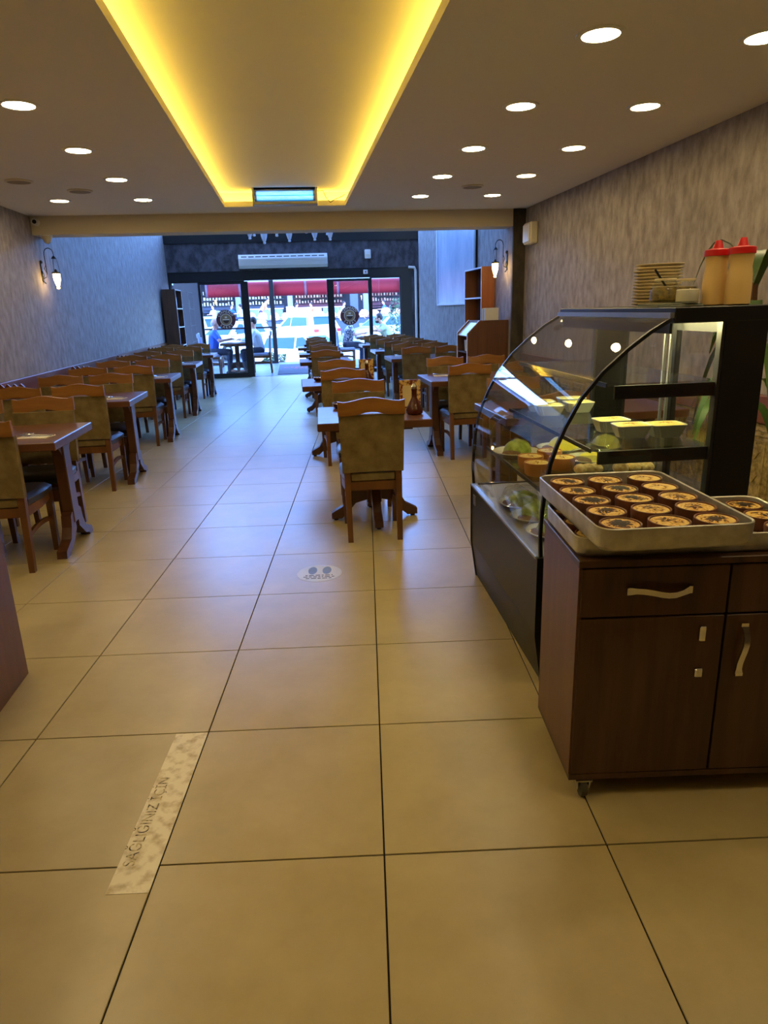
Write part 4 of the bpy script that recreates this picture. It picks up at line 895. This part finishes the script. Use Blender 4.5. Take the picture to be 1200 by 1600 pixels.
for y0, y1 in ((0, 0.02), (0.5, 0.52)):
    b = bmesh.new(); prism(b, prof, 'y', y0, y1); sp = obj('side_panel', b, 'cabinet_side_wood', st)
    b = bmesh.new(); prism(b, [(-0.35, 1.235), (-0.35, 1.241), (-0.5, 1.093), (-0.5, 0), (-0.495, 0), (-0.495, 1.09)], 'y', y0, y1); obj('edge_strip', b, 'white_paint', sp)
obj('top', box(-0.35, 0.02, 1.217, 0, 0.5, 1.235), 'cabinet_side_wood', st); obj('back_panel', box(-0.012, 0.02, 0, 0, 0.5, 1.217), 'cabinet_wood', st)
b = bmesh.new(); prism(b, [(-0.34, 1.217), (-0.49, 1.065), (-0.478, 1.053), (-0.325, 1.205)], 'y', 0.02, 0.5); obj('slanted_lid', b, 'plate_white', st)
for z in (0.06, 0.48, 0.86): obj('shelf_board', box(-0.49, 0.02, z, -0.012, 0.5, z + 0.018), 'cabinet_wood', st)
for i in range(2): one('water_glass', lathe(bmesh.new(), [(0.03, 0), (0.034, 0.004), (0.04, 0.13), (0.037, 0.13), (0.03, 0.012), (0.001, 0.01)], 18), 'plate_white', 'pale tumbler in the waiter station, %s one' % ('near', 'far')[i], 'glass', (2.12, 8.25 + 0.14 * i, 0.879), 0, 'tumblers in the station', True)
for i in range(4): one('menu_book', box(-0.085, -0.012, 0, 0.085, 0.012, 0.14 - 0.012 * (i % 2), bev=0.002), ('white_plastic', 'sticker_blue', 'menu_cream', 'pale_column')[i], '%s upright booklet on top of the waiter station' % ('white', 'blue', 'cream', 'light blue')[i], 'booklet', (2.36, 8.2 + i * 0.045, 1.236), 0, 'booklets on the station')
# ------------------------------------------------------------------ terrace
struct('floor_terrace', box(-3.6, YS + 0.061, -0.12, 4.2, 20.75, 0.0), 'terrace_stone')
t = thing('door_mat', 'large grey door mat with faded red lettering at the entrance', 'mat', (0.35, 18.05, 0.0005), 0.0)
obj('mat', box(-0.75, -1.6, 0, 0.75, 1.6, 0.012, bev=0.003), 'mat_grey', t)
for k, s in enumerate(('ÇEKMEKÖY', 'SARAY')):
    me = text_mesh(s, 0.24); me.transform(Matrix.Translation((0.0, 0.35 - 0.35 * k, 0.0135))); obj('lettering', me, 'print_red', t)
struct('wall_terrace_pillar', box(-2.85, 18.4, 0, -2.25, 18.8, 2.6), 'pillar_dark')
aw = thing('awning', 'rolled red awning valance hanging over the street side of the terrace', 'awning', (0, YO + 0.22, 1.85))
xs = [-2.3 + 0.92 * k for k in range(7)]
for a, c in zip(xs, xs[1:]):
    b = bmesh.new(); prism(b, [(0.19 * math.cos(2 * PI * k / 18) * 0.6, 0.2 + 0.2 * math.sin(2 * PI * k / 18)) for k in range(18)], 'x', a + 0.03, c - 0.03); obj('fabric', b, 'awning_red', aw, True)
for a in xs:
    b = bmesh.new(); prism(b, [(0.2 * math.cos(2 * PI * k / 18) * 0.62, 0.2 + 0.205 * math.sin(2 * PI * k / 18)) for k in range(18)], 'x', a - 0.03, a + 0.03); obj('band', b, 'awning_band', aw, True)
ct0 = None
def terrace_chair(x, y, rz, label):
    global ct0
    if ct0 is None:
        ct0 = chair(label, 'grey_fabric', 'leg_wood', 'grey_fabric', 'grey_fabric'); ct0.name = 'terrace_chair'; ct0['group'] = 'terrace chairs'; ct0.location = (x, y, 0); ct0.rotation_euler = (0, 0, rz); ct0.scale = (1.05, 1.05, 1.1)
        return ct0
    return dup(ct0, (x, y, 0), rz, label)
terrace_chair(-0.76, 17.2, PI / 2, 'grey terrace chair under the man in white')
terrace_chair(-1.98, 17.3, -PI / 2, 'grey terrace chair under the man in blue')
terrace_chair(1.36, 18.2, -PI / 2, 'grey terrace chair under the person in a patterned shirt')
terrace_chair(2.62, 18.2, PI / 2, 'grey terrace chair under the bearded man')
terrace_chair(-2.15, 19.6, -PI / 2, 'empty grey terrace chair near the dark pillar')
dup(st0, (-1.35, 17.3, 0), 0, 'pedestal table between the two men on the left of the terrace'); dup(st0, (1.98, 18.2, 0), 0, 'pedestal table between the diners on the right of the terrace')
for k, (x, y, lab) in enumerate(((-1.5, 17.2, 'white plate on the left terrace table'), (-1.2, 17.4, 'white plate in front of the man in white'), (1.8, 18.1, 'white plate before the patterned shirt'), (2.15, 18.3, 'white plate before the bearded man'))): dup(pl0, (x, y, TZ), 0, lab, 'plates on the terrace tables')

# ------------------------------------------------------------------ people
def cap(bm, a, b_, ra, rb, n=10):
    a, b_ = Vector(a), Vector(b_); tube(bm, [a, a.lerp(b_, 0.5), b_], [ra, (ra + rb) / 2, rb], n); ball(bm, a, ra, 10, 8); ball(bm, b_, rb, 10, 8)
def mx(p): return (-p[0], p[1], p[2])
def person(label, loc, rz, shirt, hair, elbows, wrists, lean=0.12, headtilt=0.0, beard=False, seat=0.46, vox=0.011, stand=False, bald=False, sleeve_long=False):
    t = thing('person', label, 'person', loc, rz)
    if not stand:
        hip, knee, ank, toe = (0.085, 0, seat + 0.07), (0.1, 0.4, seat + 0.05), (0.1, 0.36, 0.08), (0.11, 0.54, 0.035)
    else: hip, knee, ank, toe = (0.085, 0, 0.86), (0.095, 0.02, 0.47), (0.1, -0.02, 0.08), (0.11, 0.15, 0.035)
    hz = hip[2]; ch = Vector((0, lean * 0.7, hz + 0.33)); nk = Vector((0, lean * 1.0, hz + 0.5)); hd = nk + Vector((0, 0.03 + headtilt, 0.15 - headtilt * 0.35))
    sh = (0.165, ch.y + 0.02, ch.z + 0.1)
    B = bmesh.new()
    cap(B, (0, 0, hz), ch, 0.115, 0.125); cap(B, (-0.1, ch.y, ch.z + 0.07), (0.1, ch.y, ch.z + 0.07), 0.075, 0.075); cap(B, ch, nk, 0.085, 0.052); cap(B, nk, hd - Vector((0, 0.01, 0.05)), 0.05, 0.05)
    ball(B, hd + Vector((0, -0.01, 0.02)), 0.088, 16, 12, (0.86, 1.04, 1.12)); ball(B, hd + Vector((0, 0.03, -0.055)), 0.058, 12, 10, (0.9, 1, 1)); cap(B, hd + Vector((0, 0.085, 0.012)), hd + Vector((0, 0.102, -0.02)), 0.009, 0.015, 8)
    for s in (-1, 1):
        ball(B, hd + Vector((s * 0.078, -0.005, -0.005)), 0.024, 8, 8, (0.5, 0.8, 1.2))
        f = (lambda p: p) if s > 0 else mx
        e, wv = Vector((elbows[(s + 1) // 2])), Vector((wrists[(s + 1) // 2]))
        S = Vector(f(sh)); cap(B, S, e, 0.048, 0.038); cap(B, e, wv, 0.037, 0.025)
        d = (wv - e).normalized(); side_ = d.cross(Vector((0, 0, 1))).normalized(); dn = side_.cross(d)
        palm = wv + d * 0.05; cap(B, wv, palm, 0.022, 0.027, 8); 
        for k in range(4):
            r0 = palm + d * 0.02 + side_ * (k - 1.5) * 0.018; k1 = r0 + d * (0.03 + 0.004 * (1.5 - abs(k - 1.5))) + Vector((0, 0, -0.008)); k2 = k1 + d * 0.02 + Vector((0, 0, -0.022)); cap(B, r0, k1, 0.0095, 0.009, 6); cap(B, k1, k2, 0.009, 0.008, 6)
        th0 = wv + d * 0.03 - side_ * s * 0.022; th1 = th0 + d * 0.03 - side_ * s * 0.02; cap(B, th0, th1, 0.011, 0.01, 6); cap(B, th1, th1 + d * 0.022, 0.01, 0.009, 6)
        cap(B, f(hip), f(knee), 0.085, 0.058); cap(B, f(knee), f(ank), 0.055, 0.038); cap(B, f(ank), f(toe), 0.036, 0.03)
    obj('body', remeshed(B, vox, 'body'), 'skin', t, 'all')
    G = bmesh.new(); cap(G, (0, 0, hz + 0.02), ch, 0.13, 0.14); cap(G, (-0.105, ch.y, ch.z + 0.07), (0.105, ch.y, ch.z + 0.07), 0.086, 0.086); cap(G, ch, nk - Vector((0, 0, 0.03)), 0.1, 0.066)
    for s in (-1, 1):
        S = Vector(sh if s > 0 else mx(sh)); e, wv = Vector((elbows[(s + 1) // 2])), Vector((wrists[(s + 1) // 2])); cap(G, S, S.lerp(e, 0.9 if sleeve_long else 0.62), 0.062, 0.055)
        if sleeve_long: cap(G, S.lerp(e, 0.9), e.lerp(wv, 0.85), 0.052, 0.038)
    obj('shirt', remeshed(G, vox * 1.3, 'shirt'), shirt, t, 'all')
    G = bmesh.new(); cap(G, (-0.05, 0, hz - 0.01), (0.05, 0, hz - 0.01), 0.118, 0.118)
    for s in (-1, 1):
        f = (lambda p: p) if s > 0 else mx
        cap(G, f(hip), f(knee), 0.096, 0.07); cap(G, f(knee), f(ank), 0.068, 0.052)
    obj('trousers', remeshed(G, vox * 1.3, 'trousers'), 'trousers', t, 'all')
    for s in (-1, 1):
        f = (lambda p: p) if s > 0 else mx
        G = bmesh.new(); cap(G, (f(ank)[0], ank[1] - 0.02, 0.045), f(toe), 0.042, 0.036); obj('shoe', remeshed(G, vox * 1.3, 'shoe'), 'shoe', t, 'all')
        b = bmesh.new(); ball(b, hd + Vector((s * 0.032, 0.078, 0.016)), 0.011, 8, 6); obj('eye', b, 'black_metal', t, 'all')
    b = bmesh.new(); tube(b, [hd + Vector((-0.024, 0.082, -0.052)), hd + Vector((0, 0.09, -0.054)), hd + Vector((0.024, 0.082, -0.052))], 0.005, 6); obj('mouth', b, 'shop_maroon', t)
    if not bald:
        G = bmesh.new(); ball(G, hd + Vector((0, -0.02, 0.035)), 0.096, 16, 12, (0.9, 1.0, 1.08)); me = remeshed(G, vox, 'hair'); bm = bmesh.new(); bm.from_mesh(me)
        bmesh.ops.delete(bm, geom=[v for v in bm.verts if (v.co - hd).y > 0.045 and (v.co - hd).z < 0.075 or (v.co - hd).z < -0.035], context='VERTS'); bm.to_mesh(me); bm.free(); obj('hair', me, hair, t, 'all')
    else:
        G = bmesh.new(); ball(G, hd + Vector((0, -0.022, 0.005)), 0.09, 16, 12, (0.9, 1.0, 1.0)); bm = G; bmesh.ops.delete(bm, geom=[v for v in bm.verts if (v.co - hd).z > 0.03 or (v.co - hd).z < -0.05 or (v.co - hd).y > 0.0], context='VERTS'); obj('hair', bm, hair, t, 'all')
    if beard:
        G = bmesh.new(); ball(G, hd + Vector((0, 0.034, -0.068)), 0.06, 14, 10, (0.95, 1.0, 0.85)); bmesh.ops.delete(G, geom=[v for v in G.verts if (v.co - hd).z > -0.045], context='VERTS'); obj('beard', G, hair, t, 'all')
    return t
person('seated balding man in a blue short-sleeved shirt on the left of the terrace', (-1.92, 17.3, 0.01), -PI / 2, 'shirt_blue', 'hair_grey', ((-0.24, 0.2, 0.78), (0.24, 0.2, 0.78)), ((-0.12, 0.42, 0.8), (0.14, 0.42, 0.82)), 0.08, bald=True)
person('seated man in a white shirt facing left on the terrace', (-0.8, 17.2, 0.01), PI / 2, 'shirt_white', 'hair_dark', ((-0.24, 0.22, 0.78), (0.24, 0.22, 0.78)), ((-0.14, 0.42, 0.8), (0.14, 0.42, 0.8)), 0.1, sleeve_long=True)
person('seated person in a patterned shirt behind the right door sticker', (1.4, 18.2, 0.01), -PI / 2, 'shirt_pattern', 'hair_dark', ((-0.24, 0.2, 0.78), (0.24, 0.2, 0.78)), ((-0.12, 0.44, 0.8), (0.12, 0.44, 0.82)), 0.1)
person('bearded man in a pale green shirt leaning over the right terrace table', (2.56, 18.2, 0.01), PI / 2, 'shirt_green', 'hair_dark', ((-0.24, 0.34, 0.86), (0.24, 0.34, 0.86)), ((-0.06, 0.4, 0.96), (0.08, 0.48, 0.86)), 0.24, headtilt=0.05, beard=True)

# ------------------------------------------------------------------ plants and street
def bush(name, label, cat, loc, R, n, mat, group, pot_=None, stretch=1.0):
    t = thing(name, label, cat, loc, 0, group)
    b = bmesh.new()
    for k in range(n):
        a = random.uniform(0, 2 * PI); q = R * random.uniform(0.1, 1) ** 0.5; z = random.uniform(0.0, 1.5) * R * stretch
        c = Vector((q * math.cos(a), q * math.sin(a), z)); u_ = Vector((random.uniform(-1, 1), random.uniform(-1, 1), random.uniform(-0.2, 1))).normalized(); s = u_.orthogonal().normalized(); l = R * 0.34; h_ = R * 0.1
        v = [b.verts.new(c - u_ * l * 0.5), b.verts.new(c + s * h_), b.verts.new(c + u_ * l), b.verts.new(c - s * h_)]; b.faces.new(v)
    o = obj('foliage', b, mat, t); o['kind'] = 'stuff'
    if pot_: obj('pot', lathe(bmesh.new(), [(R * 0.5, -pot_), (R * 0.7, -0.02), (R * 0.72, 0.0), (R * 0.6, 0.0)], 18), 'terracotta', t, True)
bush('leafy_bush', 'bushy green potted plant outside left of the entrance post', 'plant', (-0.72, 20.95, 0.0), 0.19, 260, 'planter_leaf', 'plants outside', 0.5)
bush('leafy_bush', 'small green potted plant outside right of the entrance post', 'plant', (-0.36, 21.1, 0.0), 0.14, 200, 'planter_leaf', 'plants outside', 0.5)
bush('slender_plant', 'tall dark slender plant at the right end of the terrace', 'plant', (2.98, 20.0, 0.55), 0.22, 240, 'planter_leaf', 'plants outside', 0.55, 3.4)
b = bmesh.new(); loft(b, [[(-40, 20.75, -1.0), (40, 20.75, -1.0), (40, 20.75, -1.2), (-40, 20.75, -1.2)], [(-40, 22, -0.86), (40, 22, -0.86), (40, 22, -1.2), (-40, 22, -1.2)], [(-40, 40, 0.1), (40, 40, 0.1), (40, 40, -0.2), (-40, 40, -0.2)]]); struct('floor_street', b, 'asphalt')
struct('floor_patio', box(-40, 40, -0.5, 40, 60, 0.62), 'terrace_stone')
def car(label, loc, rz, mat, hh=1.5, L=4.1, slope=0.053):
    t = thing('parked_car', label, 'car', loc, rz, 'cars in the street')
    W = 0.86
    def sec(x, w_, zb, zt, r): return [(x, -w_, zb), (x, -w_ * 1.0, (zb + zt) / 2), (x, -w_ * 0.93, zt - r), (x, -w_ * 0.8, zt), (x, w_ * 0.8, zt), (x, w_ * 0.93, zt - r), (x, w_, (zb + zt) / 2), (x, w_, zb)]
    h = L / 2
    obj('body', loft(bmesh.new(), [sec(-h, W * 0.8, 0.35, 0.8, 0.08), sec(-h + 0.08, W * 0.95, 0.25, 0.95, 0.06), sec(-h + 0.5, W, 0.2, 0.98, 0.05), sec(0, W, 0.2, 0.96, 0.05), sec(h * 0.45, W, 0.2, 0.93, 0.06), sec(h * 0.8, W * 0.95, 0.22, 0.82, 0.08), sec(h - 0.06, W * 0.85, 0.28, 0.66, 0.08), sec(h, W * 0.75, 0.35, 0.55, 0.06)]), mat, t, True)
    def cs(x, w_, z): return (x, -w_, z), (x, w_, z)
    cab_ = bmesh.new(); z0, z1 = 0.92, hh - 0.05
    xb0, xb1, xf0, xf1, w0, w1 = -h + 0.14, -h + 0.42, h * 0.5, h * 0.12, W * 0.88, W * 0.7
    loft(cab_, [[(xb0, -w0, z0), (xf0, -w0, z0), (xf0, w0, z0), (xb0, w0, z0)], [(xb1, -w1, z1), (xf1, -w1, z1), (xf1, w1, z1), (xb1, w1, z1)]]); obj('cabin', cab_, mat, t)
    def quad(pts, n_):
        b = bmesh.new(); n_ = Vector(n_).normalized() * 0.012; loft(b, [[Vector(p) for p in pts], [Vector(p) + n_ for p in pts]]); obj('window', b, 'car_glass', t)
    def lp(x0_, x1_, q): return x0_ + (x1_ - x0_) * q
    for q0, q1, sg, xa, xb_ in ((0.1, 0.88, 1, xf0, xf1), (0.22, 0.86, -1, xb0, xb1)):
        quad([(lp(xa, xb_, q0), -lp(w0, w1, q0) + 0.1, lp(z0, z1, q0)), (lp(xa, xb_, q0), lp(w0, w1, q0) - 0.1, lp(z0, z1, q0)), (lp(xa, xb_, q1), lp(w0, w1, q1) - 0.1, lp(z0, z1, q1)), (lp(xa, xb_, q1), -lp(w0, w1, q1) + 0.1, lp(z0, z1, q1))], (sg, 0, 0.5))
    for sd in (-1, 1):
        for (a0, a1, c0_, c1_) in ((h * 0.36, -0.05, h * 0.1, -0.05), (-0.13, -h + 0.62, -0.13, -h + 0.75)):
            quad([(a0, sd * lp(w0, w1, 0.1), lp(z0, z1, 0.1)), (a1, sd * lp(w0, w1, 0.16), lp(z0, z1, 0.16)), (c1_, sd * lp(w0, w1, 0.84), lp(z0, z1, 0.84)), (c0_, sd * lp(w0, w1, 0.88), lp(z0, z1, 0.88))], (0, sd, 0.3))
    b = bmesh.new(); loft(b, [[(-h + 0.3, -W * 0.72, z1 - 0.03), (h * 0.17, -W * 0.72, z1 - 0.03), (h * 0.17, W * 0.72, z1 - 0.03), (-h + 0.3, W * 0.72, z1 - 0.03)], [(-h + 0.36, -W * 0.68, z1 + 0.03), (h * 0.1, -W * 0.68, z1 + 0.03), (h * 0.1, W * 0.68, z1 + 0.03), (-h + 0.36, W * 0.68, z1 + 0.03)], [(-h + 0.6, -W * 0.5, hh), (-0.1, -W * 0.5, hh), (-0.1, W * 0.5, hh), (-h + 0.6, W * 0.5, hh)]]); obj('roof', b, mat, t, True)
    for s in (-1, 1):
        b = box(h * 0.36, s * W * 0.98 - 0.07, 0.96, h * 0.44, s * W * 0.98 + 0.09, 1.08, bev=0.02); obj('mirror', b, mat, t)
        obj('tail_light', box(-h - 0.01, s * 0.62 - 0.12, 0.7, -h + 0.14, s * 0.62 + 0.12, 0.84, bev=0.02), 'tail_red', t); obj('head_lamp', box(h - 0.22, s * 0.58 - 0.14, 0.56, h - 0.04, s * 0.58 + 0.14, 0.68, bev=0.02), 'chrome', t)
        for x in (-h * 0.62, h * 0.64):
            b = bmesh.new(); tube(b, [(x, s * (W - 0.2), 0.31), (x, s * (W + 0.015), 0.31)], 0.31, 20); wh = obj('wheel', b, 'tyre', t, True); b = bmesh.new(); tube(b, [(x, s * (W + 0.005), 0.31), (x, s * (W + 0.025), 0.31)], 0.19, 16); obj('hub', b, 'aluminium', wh)
    return t
car('white car nearest the entrance with its bonnet to the right', (0.55, 24.4, -0.76), -0.62, 'car_white', 1.45)
car('white hatchback parked behind the nearest car, tail lights showing', (0.5, 34.2, -0.22), PI - 0.98, 'car_white', 1.5)
car('white car at the left behind the white shirt man', (-2.6, 31.0, -0.4), -2.2, 'car_white', 1.5)
car('silver blue car at the right behind the door sticker', (4.4, 33.0, -0.28), -2.6, 'car_silver', 1.45)
car('white car parked far left along the street', (-5.2, 35.0, -0.18), PI - 0.5, 'car_white', 1.5)
# planter with flowers across the street
t = thing('street_planter', 'long dark planter box along the far cafe front', 'planter', (0, 40.1, 0.1)); obj('trough', box(-9, -0.2, 0, 11, 0.2, 0.85), 'blue_grey', t); obj('rim', box(-9, -0.23, 0.85, 11, 0.23, 0.9), 'shop_dark', t)
k = 0
x = -2.2
FL0 = None
while x < 8.4:
    lab = 'pale pink flowering bush in the street planter, %s from the left' % (ORD + ['thirteenth', 'fourteenth', 'fifteenth', 'sixteenth', 'seventeenth', 'eighteenth', 'nineteenth'])[k]
    if FL0 is None:
        b = bmesh.new(); bmesh.ops.create_icosphere(b, subdivisions=3, radius=0.27)
        for v in b.verts: v.co *= 1 + 0.22 * math.sin(v.co.x * 31) * math.sin(v.co.y * 27 + 1) * math.cos(v.co.z * 29)
        FL0 = one('flower_bush', b, 'flowers', lab, 'flowers', (x, 40.05, 1.18), 0, 'flowers in the street planter')
    else: dup(FL0, (x, 40.05 + random.uniform(-0.05, 0.05), 1.16 + random.uniform(-0.04, 0.08)), random.uniform(0, 6), lab)
    x += random.uniform(0.58, 0.66); k += 1
t = thing('parking_sign', 'small white and red parking sign standing among the flowers', 'sign', (-0.02, 37.0, 0.0))
obj('post', box(-0.02, 0, -0.1, 0.02, 0.03, 1.25), 'aluminium', t); bd = obj('board', box(-0.2, -0.02, 1.22, 0.2, 0.0, 1.68, bev=0.01), 'white_paint', t)
for k, s in enumerate(('VALE', 'PARK')):
    me = text_mesh(s, 0.17); me.transform(Matrix.Translation((0, -0.023, 1.55 - 0.2 * k)) @ Matrix.Rotation(PI / 2, 4, 'X')); obj('lettering', me, 'red_plastic', bd)
# cafe across the street
cf = thing('street_cafe', 'open-fronted cafe building across the street with grey columns', 'building', (0, 46, 0.62))
obj('back_wall', box(-14, 3, 0, 16, 3.3, 5), 'shop_dark', cf); obj('fascia', box(-14, -0.3, 2.6, 16, 0.2, 7.5), 'pale_column', cf); obj('roof', box(-14, -0.3, 7.5, 16, 3.3, 7.9), 'blue_grey', cf)
for x in (-6.5, -3.4, -0.15, 3.85, 4.7, 7.6): obj('column', box(x, -0.2, 0, x + (0.5 if x > 3 else 0.32), 0.3, 2.6), 'pale_column' if x != 3.85 else 'blue_grey', cf)
for x0, x1, mt in ((-6.0, -3.6, 'blue_grey'), (-3.0, -0.4, 'blue_grey'), (0.3, 3.6, 'shop_maroon'), (5.3, 7.5, 'shop_maroon')):
    sh_ = obj('wall_shelf', box(x0, 2.6, 0.9, x1, 3.0, 1.0), mt, cf)
    for z in (1.3, 1.65, 2.0): obj('shelf_board', box(x0, 2.6, z, x1, 3.0, z + 0.04), mt, sh_)
    obj('sign_band', box(x0, 2.55, 1.05, x1, 2.6, 1.25), mt, sh_)
    b = bmesh.new(); q = x0 + 0.1
    while q < x1 - 0.15:
        for z in (1.34, 1.69, 2.04): bx(b, q, 2.65, z, q + random.uniform(0.06, 0.14), 2.85, z + random.uniform(0.12, 0.24))
        q += 0.2
    o = obj('goods', b, 'plate_white' if mt == 'blue_grey' else 'flowers', sh_); o['kind'] = 'stuff'
for x0, x1, mt in ((-2.8, -0.5, 'pale_column'), (0.3, 2.0, 'plate_white'), (2.1, 3.5, 'pale_column')): c_ = obj('counter', box(x0, 0.6, 0, x1, 1.2, 1.0), mt, cf); obj('counter_top', box(x0 - 0.05, 0.55, 1.0, x1 + 0.05, 1.25, 1.06), 'white_paint', c_)
EL = ((-0.22, 0.2, 0.78), (0.22, 0.2, 0.78)); WR = ((-0.12, 0.42, 0.78), (0.12, 0.42, 0.78))
SE = ((-0.2, 0.3, 1.1), (0.2, 0.3, 1.1)); SW = ((-0.14, 0.46, 0.95), (0.14, 0.46, 0.95))
person('man in an orange shirt bending forward in the cafe across the street', (-1.7, 41.6, 0.621), -PI / 2, 'shirt_orange', 'hair_dark', SE, SW, 0.34, 0.06, stand=True, vox=0.016)
fs = [(-4.3, 41.6, 2.4, 'shirt_white', 'seated guest in white at the left cafe tables across the street'), (-3.5, 42.4, -2.2, 'shirt_blue', 'seated guest in blue at the left cafe tables across the street'), (-2.75, 41.4, 1.2, 'shirt_white', 'second seated guest in white across the street, nearer the orange shirt'), (0.25, 41.8, -1.2, 'shirt_white', 'seated guest in white right of the parking sign'), (1.35, 42.4, 1.6, 'shirt_orange', 'seated guest in salmon behind the flower planter'), (3.0, 41.8, -1.6, 'shirt_white', 'seated guest in white above the right door sticker'), (5.6, 41.8, 1.6, 'shirt_blue', 'seated guest in blue across the street at the far right')]
for x, y, rz, s, lab in fs:
    if x == -4.3: p0 = person(lab, (x, y, 0.621), rz, s, 'hair_dark', EL, WR, 0.1, vox=0.016)
    else:
        p = dup(p0, (x, y, 0.621), rz, lab)
        for c_ in p.children:
            if c_.name.startswith('shirt'): c_.data = c_.data.copy(); c_.data.materials[0] = MATS[s]
    q = dup(ct0, (x, y, 0.62), rz, 'cafe chair under the ' + lab.split(' across')[0].replace('second ', 'other '), 'cafe chairs across the street')
